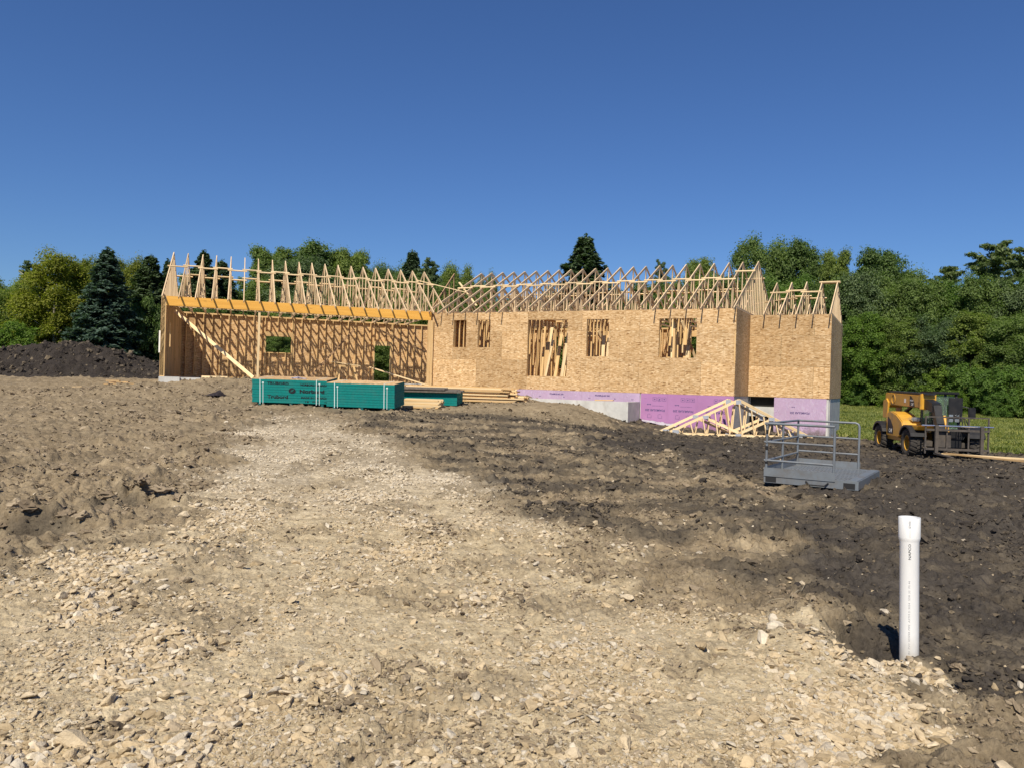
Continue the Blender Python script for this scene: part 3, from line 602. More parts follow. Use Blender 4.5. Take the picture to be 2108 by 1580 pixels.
def wall(name, O, rz, L, z0, z1, openings=(), sheath=None, sheath_z0=None, thick=.14, spacing=.4064, mat=M_PINE, osb=M_OSB, horiz=True, studs=True, blocks=False):
    """framed wall, outside face at local y=0, inside at +thick; O is its left end at ground level z=0. The part mesh is its plates; studs, headers and boards are its children."""
    m = MB(); t = .038
    m.box(0, L, .001, thick, z1-t, z1); m.box(.002, L-.002, .002, thick-.001, z1-2*t-.001, z1-t-.001)
    cuts = sorted((o[0], o[1]) for o in openings if o[2] < z0 + .1); x = 0
    for a, b2 in cuts + [(L, L)]:
        if a - x > .05: m.box(x, a, .001, thick, z0, z0+t)
        x = b2
    wpart = part(name, m, mat, O, rz)
    zb, zt = z0+t, z1-2*t-.002
    if studs:
        k = 0; x = .019
        while x < L - .01:
            seg = [(zb, zt)]
            for o in openings:
                if o[0]-.03 < x < o[1]+.03:
                    seg = [(zb, o[2]-t)] if o[2] > zb + .15 else []
                    if zt - (o[3]+.24) > .12: seg.append((o[3]+.24, zt))
            for a, b2 in seg: lumber('stud', (x, thick/2, a), (x, thick/2, b2), .038, thick-.004, mat, wpart, up=(0, 1, 0))
            k += 1; x = min(.019 + k*spacing, L - .019) if .019 + (k-1)*spacing < L - .06 else L
        for o in openings:
            for xx in (o[0]-.019, o[1]+.019, o[0]-.058, o[1]+.058): lumber('trimmer', (xx, thick/2, zb), (xx, thick/2, o[3] if abs(xx-o[0]) < .03 or abs(xx-o[1]) < .03 else zt), .0375, thick-.006, mat, wpart, up=(0, 1, 0))
            lumber('header', (o[0]-.0375, thick/2, o[3]+.12), (o[1]+.0375, thick/2, o[3]+.12), thick-.008, .235, mat, wpart)
            if o[2] > zb + .15: lumber('sill', (o[0]+.001, thick/2, o[2]-.019), (o[1]-.001, thick/2, o[2]-.019), thick-.003, .038, mat, wpart)
    if sheath:
        sz0 = sheath_z0 if sheath_z0 is not None else z0; pw, ph = (2.438, 1.219) if horiz else (1.219, 2.438)
        row = 0; zz = sz0
        while zz < z1 - .01:
            ze = min(zz+ph, z1); xx = -(pw/2 if row % 2 and horiz else 0)
            while xx < L - .01:
                a, b2 = max(xx, 0)+.003, min(xx+pw, L)-.003
                if b2 - a > .05:
                    me = panel_mesh(0, b2-a, 0, ze-zz-.006, [(h[0]-a, h[1]-a, h[2]-zz, h[3]-zz) for h in openings if h[0] < b2 and h[1] > a and h[2] < ze and h[3] > zz], -.0125, -.0005)
                    if me: link('strand_board_panel', me, osb, wpart, loc=(a, 0, zz))
                xx += pw
            zz = ze; row += 1
    return wpart
# main front wall
MW = [(1.24, 1.88, 3.14, 4.335), (2.47, 3.08, 3.14, 4.33), (4.89, 6.70, 1.96, 4.31), (7.54, 8.48, 2.80, 4.31), (10.54, 12.0, 2.79, 4.30)]
wall('sheathed_wall', L0, -MAZ, ML, FLOOR_M, TOP_M, MW, True, BOT_M)
# return wall (right-hand side of the main block), bump-out front and end
wall('sheathed_wall', M0 + mdp*.0135, -MAZ + math.pi/2, 9.0, FLOOR_M, TOP_M, (), True, BOT_M, horiz=False)
RET, BUMP = 2.848, 3.05
B0 = M0 + mdp*RET + mf*.014
wall('sheathed_wall', B0, -MAZ, BUMP-.014, FLOOR_M, TOP_M, (), True, BOT_M)
wall('sheathed_wall', M0 + mdp*(RET+.0135) + mf*BUMP, -MAZ + math.pi/2, 6.0, FLOOR_M, TOP_M, (), True, BOT_M)
# rear wall, left wall and partitions of the main block
rear = M0 + mdp*9.0
wall('sheathed_wall', rear, -MAZ + math.pi, ML, FLOOR_M, TOP_M, [(3.2, 5.0, 2.5, 4.3), (6.6, 8.6, 1.74, 4.1), (10.0, 11.2, 2.5, 4.2)], True, BOT_M, osb=M_OSB_IN)
wall('framed_wall', L0 + mdp*8.9 + mf*.0, -MAZ - math.pi/2, 8.75, FLOOR_M, TOP_M, [(2.0, 3.0, 1.74, 3.8)], True, osb=M_OSB_IN)
def mp(s, dpt): return L0 + mf*s + mdp*dpt
wall('partition_wall', mp(.2, 3.3), -MAZ, 4.0, FLOOR_M, TOP_M, [(1.0, 1.9, 1.74, 3.8)], thick=.09)
wall('partition_wall', mp(4.3, 4.2), -MAZ, 3.6, FLOOR_M, TOP_M, [(1.2, 2.9, 1.74, 3.9)], thick=.09)
wall('partition_wall', mp(9.3, 3.0), -MAZ, 3.9, FLOOR_M, TOP_M, [(1.5, 2.3, 1.74, 3.8)], thick=.09)
for s, a, L in ((2.2, .2, 3.0), (4.15, .3, 4.6), (7.3, .2, 3.9), (9.2, .2, 3.6), (11.0, .3, 2.6), (6.0, 4.4, 4.4), (12.0, 3.2, 3.0)):
    wall('partition_wall', mp(s, a + L), -MAZ - math.pi/2, L, FLOOR_M, TOP_M, (), thick=.09)
m = MB(); m.box(.02, ML-.02, .15, 8.85, BOT_M+.02, FLOOR_M-.003); part('floor_deck', m, M_OSB_IN, L0, -MAZ)
m = MB(); m.box(.14, BUMP-.16, .15, 5.8, BOT_M+.03, FLOOR_M-.004); part('floor_deck', m, M_OSB_IN, B0, -MAZ)
# loose braces inside
for a, b2 in (((11.0, 2.2, FLOOR_M), (11.6, .5, 4.2)), ((11.8, 2.6, FLOOR_M), (11.1, 1.2, 4.3)), ((8.3, 2.4, FLOOR_M), (7.7, .9, 3.9)), ((10.7, 1.6, FLOOR_M), (11.3, 1.5, 4.0)), ((8.0, 3.0, FLOOR_M), (8.3, .6, 3.6)), ((5.2, 2.0, FLOOR_M+.2), (5.6, 2.0, 4.3))):
    A_, B_ = L0 + mf*a[0] + mdp*a[1], L0 + mf*b2[0] + mdp*b2[1]
    lumber('wall_brace', Vector((A_.x, A_.y, a[2])) - HC, Vector((B_.x, B_.y, b2[2])) - HC, .038, .14, M_FRESH, house)

# studs and boards standing about just inside the window openings, in the sun
rr = random.Random(21)
for (s0, s1, z0_, z1_, cnt) in ((4.95, 6.65, FLOOR_M+.01, 4.4, 9), (7.6, 8.45, FLOOR_M+.01, 4.2, 5), (10.6, 11.95, FLOOR_M+.01, 4.5, 11), (1.3, 1.8, FLOOR_M+.01, 4.4, 1)):
    for k in range(cnt):
        s_ = s0 + (s1-s0)*(k+.5)/cnt + rr.uniform(-.06, .06); dp_ = rr.uniform(.45, 1.6); A_, B_ = mp(s_ + rr.uniform(-.16, .16), dp_ - .1), mp(s_ + rr.uniform(-.05, .05), dp_ + .25)
        lumber('loose_stud', Vector((A_.x, A_.y, z0_)) - HC, Vector((B_.x, B_.y, z1_ - rr.uniform(0, 1.2))) - HC, (.09, .14, .19)[k % 3], .038, (M_PINE, M_FRESH)[k % 2], house, up=mdp)
# garage wing
GB = 8.8
wall('garage_wall', G0 + gd*GB, -GAZ - math.pi/2, GB, FLOOR_G, TOP_G, [(6.05, 6.5, 2.75, 3.55)], True, 1.2)                   # left side wall
wall('garage_wall', G0 + gd*(GB+.14) + gf*14.2, -GAZ + math.pi, 14.1, FLOOR_G, TOP_G+.06, [(14.2-5.52, 14.2-4.25, 2.88, 3.72), (14.2-10.82, 14.2-9.96, 1.40, 3.48)], True, 1.2, osb=M_OSB_IN)
def gp(s, dpt, z): p = G0 + gf*s + gd*dpt; return Vector((p.x, p.y, z)) - HC
BL = 18.05*.61
beam = lumber('door_beam', gp(.17, .07, TOP_G-.19), gp(BL, .07, TOP_G-.19), .135, .375, M_LVL, house)
lumber('corner_post', gp(.085, .07, FLOOR_G), gp(.085, .07, TOP_G), .17, .14, M_PINE, house, up=gd)
for s in (BL-.06, BL+.06): lumber('corner_post', gp(s, .07, FLOOR_G-.05), gp(s, .07, TOP_G-.381), .118, .137, M_PINE, house, up=gd)
lumber('prop_post', gp(3.72, .10, FLOOR_G), gp(3.72, .10, TOP_G-.38), .09, .09, M_FRESH, house, up=gd)
# long diagonal braces in the garage
lumber('wall_brace', gp(.30, 2.6, 4.30), gp(3.55, .35, FLOOR_G+.06), .14, .038, M_FRESH, house, up=gd)
lumber('wall_brace', gp(.30, 1.4, 4.62), gp(.55, 8.6, 4.2), .038, .09, M_PINE, house)
lumber('wall_brace', gp(8.6, 7.2, 4.2), gp(6.2, 5.8, FLOOR_G+.02), .09, .038, M_BROWN, house, up=gd)
lumber('wall_brace', gp(12.6, 7.9, 3.2), gp(9.4, 6.4, 4.35), .09, .038, M_BROWN, house, up=gd)
m = MB(); m.box(-.03, 13.0, -.02, GB+.12, 1.0, FLOOR_G-.02); part('garage_slab', m, M_CONC, G0 + gd*.25, -GAZ)
m = MB(); m.box(-.03, .74, -.05, .22, .7, FLOOR_G-.004); m.box(-.029, .2, .221, 9.0, .7, FLOOR_G-.005); part('foundation', m, M_CONC, G0, -GAZ)
m = MB(); m.box(-.16, -.013, 1.0, 1.42, 2.45, 3.35); mtr = part('meter_box', m, M_WHITE, G0, -GAZ)
# ------------------------------------------------------------------ trusses
def truss_members(S, slope, heel=.2, tail0=.45, tail1=.45, kind='common'):
    """list of (name, a, b, width) in the y-z plane of the truss"""
    rise = heel + slope*S/2; cs = 1/math.sqrt(1+slope*slope); off = .045/cs
    def tz(y): return (heel + slope*(y if y < S/2 else S-y)) - off
    mem = [('bottom_chord', (0, .046), (S, .046)), ('top_chord', (-tail0, tz(0)-slope*tail0), (S/2, tz(S/2))), ('top_chord', (S+tail1, tz(0)-slope*tail1), (S/2, tz(S/2)))]
    h = .045
    if kind == 'gable':
        y = .42
        while y < S - .3:
            top = tz(y)-h*1.1
            if top > .2: mem.append(('gable_stud', (y, .09), (y, top)))
            y += .4064
    else:
        mem.append(('king_post', (S/2, .09), (S/2, tz(S/2)-h)))
        for sg in (0, 1):
            f = (lambda y: y) if not sg else (lambda y: S-y)
            mem += [('web', (f(S*.26), .09), (f(S*.26), tz(S*.26)-h)), ('web', (f(S*.27), tz(S*.26)-h), (f(S*.49), .10)), ('web', (f(S*.145), tz(S*.145)-h), (f(S*.25), .10)), ('web', (f(S*.14), .09), (f(S*.14), tz(S*.14)-h)), ('web', (f(S*.385), .09), (f(S*.385), tz(S*.385)-h))]
        if tail0 == 0: mem.append(('heel_block', (.019, .09), (.019, tz(.03)-h*.6)))
    return mem
def truss(mem, O, az, mat=M_TRUSS, name='roof_truss', group=None):
    # the bottom chord is the part mesh, the other members hang on it
    nm, a, b2 = mem[0]; t = empty(name, O - HC, -az, parent=house); L = b2[0]-a[0]
    key = ('bc', round(L, 3), mat.name)
    if key not in _bx:
        m = MB().box(-.019, .019, 0, L, 0, .089); me = mesh(m.v, m.f, 'chord'); me.materials.append(mat); _bx[key] = me
    t2 = link(name, _bx[key], mat, house, O - HC, -az); bpy.data.objects.remove(t)
    for nm, a, b2 in mem[1:]: lumber(nm, (0, a[0], a[1]), (0, b2[0], b2[1]), .037 + (.001 if nm == 'top_chord' else 0), .089, mat, t2, up=(1, 0, 0) if False else (0, -(b2[1]-a[1]), (b2[0]-a[0])) if abs(b2[0]-a[0]) > 1e-4 else (0, 1, 0))
    return t2
SPG, SPM, SPB = 8.94, 9.0, 6.0
gm = truss_members(SPG, .50, .18); gg = truss_members(SPG, .50, .18, kind='gable')
for i in range(20):
    p = G0 + gf*(.04 + .61*i); p.z = TOP_G + .002; truss(gg if i == 0 else gm, p, GAZ + R(random.uniform(-.25, .25)))
mt_, mn, mgb = truss_members(SPM, .5, .2, .42, .42), truss_members(SPM, .5, .2, 0, .42), truss_members(SPM, .5, .2, .42, .42, 'gable')
for i in range(23):
    p = M0 - mf*(.02 + .61*i); p.z = TOP_M + .002; truss(mgb if i == 0 else mn if 6 <= i <= 15 or i == 22 else mt_, p, MAZ + R(random.uniform(-.25, .25)))
bm_, bg_ = truss_members(SPB, .5, .2, .42, .42), truss_members(SPB, .5, .2, .42, .42, 'gable')
for i in range(5):
    p = M0 + mdp*RET + mf*(BUMP - .03 - .61*i); p.z = TOP_M + .002; truss(bg_ if i == 0 else bm_, p, MAZ)
# half truss over the corner between the wings, its shaded sides put into the brown
az = R(7.0); Hs = 5.0
hm = [('bottom_chord', (0, .046), (Hs, .046)), ('top_chord', (-.35, -.02), (Hs, 2.48)), ('king_post', (Hs-.045, .09), (Hs-.045, 2.40)), ('web', (Hs*.55, .09), (Hs*.55, 1.42)), ('web', (Hs*.55, 1.40), (Hs-.1, .12)), ('web', (Hs*.78, .09), (Hs*.78, 1.86)), ('web', (Hs*.28, .09), (Hs*.28, .72))]
p = L0 + mf*.02 - mdp*.02; p.z = TOP_M + .004; truss(hm, p, az, M_BROWN)
# lateral braces nailed across the top chords
def braces(O, along, dep, n, S, heel, slope, ztop, fr, span, sgn=1, start=0, end=None, dz=.02):
    i = start; j = 0; end = end if end is not None else n-1; s0 = -1 if sgn < 0 else 1
    while i < end:
        k = min(i+span, end)
        for back in (0, 1):
            y = S*fr; yy = y if not back else S - y; z = ztop + heel + slope*y + .021
            jy = .085*((j % 2)*2-1)*(1 if not back else -1)
            a = O + along*(s0*(.61*i - .10)) + dep*(yy+jy); b2 = O + along*(s0*(.61*k + .10)) + dep*(yy+jy); zz = z + slope*jy*(1 if not back else -1)
            upv = Vector((0, 0, 1)) - dep*(slope if not back else -slope)
            lumber('lateral_brace', Vector((a.x, a.y, zz)) - HC, Vector((b2.x, b2.y, zz + random.uniform(-.004, .004))) - HC, .089, .037, M_FRESH, house, up=upv)
        i = k; j += 1
braces(G0 + gf*.04, gf, gd, 20, SPG, .18, .5, TOP_G, .31, 1)
braces(M0 - mf*.02, mf, mdp, 23, SPM, .2, .5, TOP_M, .28, 1, -1, 1)
braces(M0 - mf*.02, mf, mdp, 23, SPM, .2, .5, TOP_M, .375, 1, -1, 0, 1)
braces(M0 + mdp*RET + mf*(BUMP-.03), mf, mdp, 5, SPB, .2, .5, TOP_M, .31, 1, -1, 1)
braces(M0 + mdp*RET + mf*(BUMP-.03), mf, mdp, 5, SPB, .2, .5, TOP_M, .485, 1, -1, 0, 1)
def wp(O, along, dep, s, dpt, z): p = O + along*s + dep*dpt; return Vector((p.x, p.y, z)) - HC
lumber('lateral_brace', gp(.61*17.9, 2.9, 6.45), wp(L0, mf, mdp, .8, 1.9, 5.78), .089, .037, M_FRESH, house)
lumber('lateral_brace', wp(L0, mf, mdp, -.6, 3.4, 6.5), wp(L0, mf, mdp, 1.1, 2.2, 5.2), .089, .037, M_FRESH, house)
lumber('lateral_brace', wp(M0, mf, mdp, -.4, 6.4, 5.5), wp(M0, mf, mdp, 1.4, 5.3, 5.6), .089, .037, M_FRESH, house)
for dpt in (2.3, 6.6):
    lumber('lateral_brace', wp(M0, mf, mdp, -13.2, dpt, TOP_M+.112), wp(M0, mf, mdp, -7.0, dpt+.05, TOP_M+.112), .089, .037, M_FRESH, house)
    lumber('lateral_brace', wp(M0, mf, mdp, -7.3, dpt+.16, TOP_M+.112), wp(M0, mf, mdp, -.4, dpt+.2, TOP_M+.112), .089, .037, M_FRESH, house)
    lumber('lateral_brace', gp(.2, dpt, TOP_G+.112), gp(5.6, dpt+.05, TOP_G+.112), .089, .037, M_FRESH, house); lumber('lateral_brace', gp(5.3, dpt+.17, TOP_G+.112), gp(11.4, dpt+.2, TOP_G+.112), .089, .037, M_FRESH, house)
# ------------------------------------------------------------------ foundation, foam, porch
PS0, PS1, PD = 3.0, 9.87, 1.5                 # porch along the wall, depth
m = MB()
m.box(PS0, PS1, -PD, -PD+.22, -.3, 1.06); m.box(PS1-.22, PS1-.001, -PD+.221, -.09, -.3, 1.058); part('porch_foundation', m, M_CONC, L0, -MAZ)
m = MB(); m.box(.0, ML, .02, .22, -.4, BOT_M-.004); m.box(ML-.2, ML-.001, .221, 9.0, -.4, BOT_M-.005); part('foundation', m, M_CONC, L0, -MAZ)
# foam boards on the foundation, with their print upside down as they were hung
def foam(s0, s1, z0, z1, O, mat, yo=-.05, rows=2, flip=True):
    m = MB().box(s0, s1, yo, yo+.049, z0, z1); o = part('foam_board', m, mat, O, -MAZ); mid = (s0+s1)/2; y = yo - .002
    xd, yd = ((-1, 0, 0), (0, 0, -1)) if flip else ((1, 0, 0), (0, 0, 1)); sg = -1 if flip else 1
    def tx(body, sz, cx, cz, wdt): text_obj('board_print', body, sz, M_FOAMINK, o, (cx - sg*wdt/2, y, cz), xd, yd, .004, wdt)
    return o, tx
zt = BOT_M - .006
for k, (a, b2) in enumerate(((3.1, 5.2), (5.203, 7.4), (7.403, 9.2), (9.203, 9.86))):
    o, tx = foam(a, b2, .9, zt, L0, M_FOAM_W, flip=False)
    if k in (1, 2): tx('FOAMULAR 250', .085, (a+b2)/2, 1.22, .62)
    for q in range(3): text_obj('board_print', ('CUT', '- - -', 'PSI')[q], .05, M_FOAMINK, o, (a + .3 + q*.55, -.052, 1.12 + .08*(q % 2)), (1, 0, 0), (0, 0, 1), .002)
for k, (a, b2) in enumerate(((9.90, 10.96), (10.963, 12.10), (12.103, ML+.012))):
    o, tx = foam(a, b2, -.25, zt, L0, M_FOAM); c = (a+b2)/2 + .05
    tx('FOAMULAR 250', .115, c, .80, .78); tx('R-10', .06, c-.25, 1.0, .16); tx('- ---- -- ----', .04, c+.1, .94, .45)
    pm = MB()
    for q in range(3):
        bx = c - .1 + q*.19
        for (x0, x1, z0, z1) in ((bx, bx+.15, 1.12, 1.13), (bx, bx+.15, 1.25, 1.26), (bx, bx+.01, 1.13, 1.25), (bx+.14, bx+.15, 1.13, 1.25), (bx+.05, bx+.1, 1.17, 1.21)): pm.box(x0, x1, -.053, -.0515, z0, z1)
    for q in range(2):
        bx = c - .3 + q*.42
        for (x0, x1, z0, z1) in ((bx, bx+.16, .46, .47), (bx, bx+.012, .47, .60), (bx+.15, bx+.162, .47, .56), (bx+.03, bx+.12, .60, .61)): pm.box(x0, x1, -.053, -.0515, z0, z1)
    f = pm.build('board_print', M_FOAMINK, o)
    f.parent = o
# bump-out foundation: near-black panels painting the opening's shade, concrete, plastic-wrapped foam, corner pier
m = MB(); m.box(.0, BUMP, .30, .5, -.5, BOT_M-.01); m.box(.05, 1.02, -.02, .29, .62, 1.0); m.box(BUMP-.3, BUMP-.02, .02, .298, -.5, BOT_M-.012); m.box(BUMP-.22, BUMP-.021, .501, 6.0, -.5, BOT_M-.013); part('foundation', m, M_CONC, B0, -MAZ)
m = MB(); m.box(.06, 1.0, .28, .297, 1.0, BOT_M-.02); m.box(.06, 1.0, .20, .297, -.3, .6); part('opening_shade_panel', m, M_VOID_SHADE, B0, -MAZ)
m = MB().box(1.02, BUMP-.10, -.04, .015, -.3, BOT_M-.012); fo = part('foam_board', m, M_FOAM_W, B0, -MAZ)
text_obj('board_print', 'FOAMULAR 250', .11, M_FOAMINK, fo, (2.35, -.043, .85), (-1, 0, 0), (0, 0, -1), .004, .72)
text_obj('board_print', 'R-10', .06, M_FOAMINK, fo, (1.8, -.043, 1.05), (-1, 0, 0), (0, 0, -1), .003)
for c in range(2): text_obj('board_print', '--- ----- ---', .05, M_FOAMINK, fo, (2.3, -.043, .35 - .12*c), (-1, 0, 0), (0, 0, -1), .003)
# plastic sheet slumped along the foot of the foam
def sheet(name, pts, wd, hgt, seed, mat):
    m = MB(); n = len(pts); K = 7; V = []; r = random.Random(seed)
    for i, p in enumerate(pts):
        for k in range(K):
            t = k/(K-1); V.append(Vector(p) + Vector((r.uniform(-.03, .03), -wd*(1-t) + r.uniform(-.03, .03), hgt*math.sin(t*math.pi*.55)*(.5+.7*r.random()) + r.uniform(0, .03))))
    F = [(i*K+k, i*K+k+1, (i+1)*K+k+1, (i+1)*K+k) for i in range(n-1) for k in range(K-1)]; m.add(V, F)
    me = mesh(m.v, m.f, name, True); return me
pts = []
for i in range(16): p = L0 + mf*(9.95 + i*.09) - mdp*.12; pts.append((p.x, p.y, gz(p.x, p.y) + .0))
o = link('plastic_sheet', sheet('plastic_sheet', pts, .20, .10, 5, M_PLASTIC), M_PLASTIC); tag(o, 'crumpled clear plastic sheet at the foot of the pink foam wall', 'plastic sheet')
p = mp(8.9, -PD+.1); o = lumber('board', Vector((p.x, p.y, 1.085)) - mf*.38, Vector((p.x, p.y, 1.10)) + mf*.35, .14, .038, M_PINE); tag(o, 'short board lying on the concrete porch wall', 'board')

# ------------------------------------------------------------------ things on the plot
# two banded packs of teal-edged sheets
def sheet_pack(loc, rz, L, D, H, label, front_text):
    t = empty('board_pack', loc, rz, label, 'board pack', 'packs of teal-edged strand board'); t.rotation_euler = (R(4.6), 0, rz)
    m = MB(); z = .09; nl = 9; hs = (H-.09)/nl
    for i in range(nl):
        e = .004*math.sin(i*2.3+L); m.box(-e, L+e, -e, D+e, z+i*hs+.005, z+(i+1)*hs-.005)
    m.build('sheets', M_TEAL, t)
    m = MB()
    for i in range(nl): m.box(.006, L-.006, .006, D-.006, z+i*hs-.004, z+i*hs+.004)
    m.build('sheet_gap', M_TEAL_D, t)
    m = MB().box(.002, L-.002, .002, D-.002, H-.004, H+.012); m.build('top_sheet', M_OSB_IN, t)
    for x in (.25, L-.35):
        m = MB().box(x, x+.022, -.007, -.0045, .05, H+.0145); m.box(x, x+.022, -.007, D+.007, H+.0145, H+.017); m.box(x, x+.022, D+.0045, D+.007, .05, H+.0145); m.build('strap', M_STRAP, t)
        m = MB().box(x+.10, x+.116, -.007, -.0045, .05, H-.10); m.box(x+.08, x+.135, -.012, -.0045, H-.135, H-.09); m.build('strap', M_STRAP, t)
    for x in (.2, L/2, L-.2): MB().box(x, x+.09, .01, D-.01, 0, .089).build('bearer', M_TEAL_D, t)
    if front_text:
        def tx(b, sz, x, z, bold, wdt): text_obj('lettering', b, sz, M_INK, t, (x, -.0065, z), (1, 0, 0), (0, 0, 1), bold, wdt)
        tx('Norbord', .16, 1.55, .43, .006, .80); tx('Trubord', .15, .50, .24, .005, .68); tx('MADE IN CANADA', .075, 1.60, .26, .003, .88); tx('18   PCS    1/2', .075, 1.72, .13, .002, .78); tx('TRUBORD', .10, .50, H-.16, .003, .7); tx('NORBORD CANADA', .09, 1.58, H-.18, .003, .88)
        m = MB(); n = 20; cx, cz = 1.31, .49
        m.add([(cx + .115*math.cos(2*math.pi*k/n), -.0065, cz + .09*math.sin(2*math.pi*k/n)) for k in range(n)], [tuple(range(n))]); m.build('logo', M_INK, t)
        m = MB()
        for k in range(3): m.bar((cx-.05+.03*k, -.0075, cz-.04+.01*k), (cx-.01+.035*k, -.0075, cz+.03+.012*k), .001, .010)
        m.build('logo_stroke', M_TEAL, t)
        MB().box(2.52, 2.72, -.0075, -.0045, H-.20, H-.09).build('paper_tag', M_WHITE, t)
    return t
x0, y0 = -8.37, 24.85; sheet_pack((x0, y0, gz(x0+1.2, y0+.3)-.01), R(-2.5), 2.44, 1.22, .84, 'teal banded pack of strand board with black lettering, left of the pair', True)
# the second pack stands a little closer on its right
x0, y0 = -5.90, 24.60; sheet_pack((x0, y0, gz(x0+1, y0+.3)-.02), R(-6.5), 2.22, 1.22, .84, 'plain teal banded pack of strand board, right of the lettered pack', False)
# crumpled blue and white litter on the left pack
m = MB(); rr = random.Random(4)
for k in range(9):
    c = Vector((-6.95 + rr.uniform(-.28, .28), 25.1 + rr.uniform(-.12, .12), gz(-7, 25.2) + .86)); m.tube([c, c + Vector((rr.uniform(-.12, .12), rr.uniform(-.1, .1), rr.uniform(.01, .06))), c + Vector((rr.uniform(-.2, .2), rr.uniform(-.1, .1), .01))], .018, 5)
tag(m.build('crumpled_strapping', M_BLUETAPE), 'crumpled blue-white strapping on top of the lettered pack', 'strapping')
# smaller teal stack with weathered boards on top
bx, by = -3.85, 27.2; zz = gz(bx+.8, by) - .02
t = empty('board_stack', (bx, by, zz), R(-6), 'low teal-edged stack topped with weathered dark boards beside the lumber pile', 'board stack'); t.rotation_euler = (R(4), 0, R(-6))
m = MB()
for i in range(5): m.box(-.0+.01*(i % 2), 1.95, 0, 1.2, .05+i*.085, .05+i*.085+.081)
m.build('sheets', M_TEAL, t)
for k in range(4): lumber('weathered_board', (-.2 - .1*k, -.02+k*.27, .515+.03*(k % 2)), (2.1 - .2*(k % 2), .0+k*.27, .53), .25, .045, M_BLACKBOARD, t)
for k in range(2): lumber('weathered_board', (-.5, .05+k*.4, .60), (1.5, .1+k*.42, .60), .27, .04, M_BLACKBOARD, t)
for x in (.2, 1.7): MB().box(x, x+.09, .02, 1.18, -.03, .049).build('bearer', M_PINE, t)
# bundle of short studs in front of it
bx, by = -3.52, 26.2; zz = gz(bx+.5, by)
t = empty('stud_bundle', (bx, by, zz), R(-8), 'small bundle of pale studs between the teal packs', 'lumber'); t.rotation_euler = (R(4), 0, R(-8))
for i in range(7):
    for j in range(6): lumber('board', (-.2 - .04*((i*j) % 3), .02+j*.094, .03+i*.040), (1.05 + .05*((i+2*j) % 3), .02+j*.094, .03+i*.040), .089, .038, M_FRESH if (i+j) % 3 else M_PINE, t)
# big lumber pile beside the house
bx, by = -2.9, 29.3; zz = gz(bx+1.6, by-.2) - .03
t = empty('lumber_pile', (bx, by, zz), R(-8), 'long pile of loose pale boards lying beside the house wall', 'lumber pile'); t.rotation_euler = (R(3.5), 0, R(-8)); rr = random.Random(9)
for x in (.3, 2.4): MB().box(x, x+.09, -.5, .7, 0, .089).build('bearer', M_PINE, t)
for i in range(12):
    wd = (.235, .14, .184)[i % 3]; nb = 5 if wd < .2 else 4
    for j in range(nb):
        a = -.6 - rr.uniform(0, .5) + .07*i*(1 if i < 4 else -.3); b2 = 3.55 - rr.uniform(0, .75) - (.35 if i > 4 else 0); sk = rr.uniform(-.05, .05)
        lumber('board', (a, -.45+j*(wd+.012)+sk, .11+i*.041), (b2, -.45+j*(wd+.012)-sk, .11+i*.041), wd, .038, (M_PINE, M_FRESH, M_PINE, M_FRESH, M_LVL if (i+j) % 7 == 0 else M_PINE)[(i+j) % 5], t)
# long skinny plank leaning from the sawhorse to the lumber
def W3(s, dpt, z): p = G0 + gf*s + gd*dpt; return Vector((p.x, p.y, z))
# sawhorse inside the garage
t = empty('sawhorse', W3(8.0, 5.2, FLOOR_G-.02), -GAZ + R(10), 'wooden sawhorse standing inside the open garage', 'sawhorse')
lumber('top_rail', (-.5, 0, .78), (.5, 0, .78), .089, .089, M_PINE, t)
for sx in (-1, 1):
    for sy in (-1, 1): lumber('leg', (sx*.36, sy*.05, .76), (sx*.48, sy*.30, 0), .038, .089, M_PINE, t, up=(1, 0, 0))
    lumber('end_brace', (sx*.44, -.18, .38), (sx*.44, .18, .38), .02, .12, M_PINE, t)
tag(lumber('plank', W3(7.2, 4.6, 2.42), W3(8.65, 4.9, 2.26), .09, .038, M_FRESH), 'short plank propped on the sawhorse in the garage', 'plank')
tag(lumber('plank', W3(8.9, 3.5, 2.2), W3(11.2, -1.3, 1.28), .09, .038, M_FRESH), 'long thin plank sloping from the garage to the lumber pile', 'plank')
# boards and foam offcut at the garage threshold
tag(lumber('plank', W3(1.55, .55, FLOOR_G+.03), W3(2.55, .45, FLOOR_G+.03), .24, .09, M_FRESH), 'short pale planks on the garage threshold', 'plank')
tag(lumber('foam_offcut', W3(1.5, .02, FLOOR_G-.11), W3(4.3, -.1, FLOOR_G-.13), .30, .05, plain('purple_offcut', (.13, .07, .15), .7)), 'flat dark purple foam strip lying along the garage threshold', 'foam strip')
# step ladder behind the second narrow window
p = mp(2.55, 1.5); t = empty('step_ladder', (p.x, p.y, FLOOR_M), -MAZ, 'yellow step ladder standing behind the second narrow window', 'ladder')
for sx in (0, .45):
    lumber('rail', (sx - .06 if sx == 0 else sx+.06, 0, 0), (sx, .42, 2.4), .03, .07, M_LADDER, t); lumber('rear_leg', (sx, .95, 0), (sx, .45, 2.35), .03, .05, M_LADDER, t)
for k in range(7): lumber('step', (-.03, .055*(k+1), .31*(k+1)), (.48, .055*(k+1), .31*(k+1)), .09, .03, M_PLATE, t)
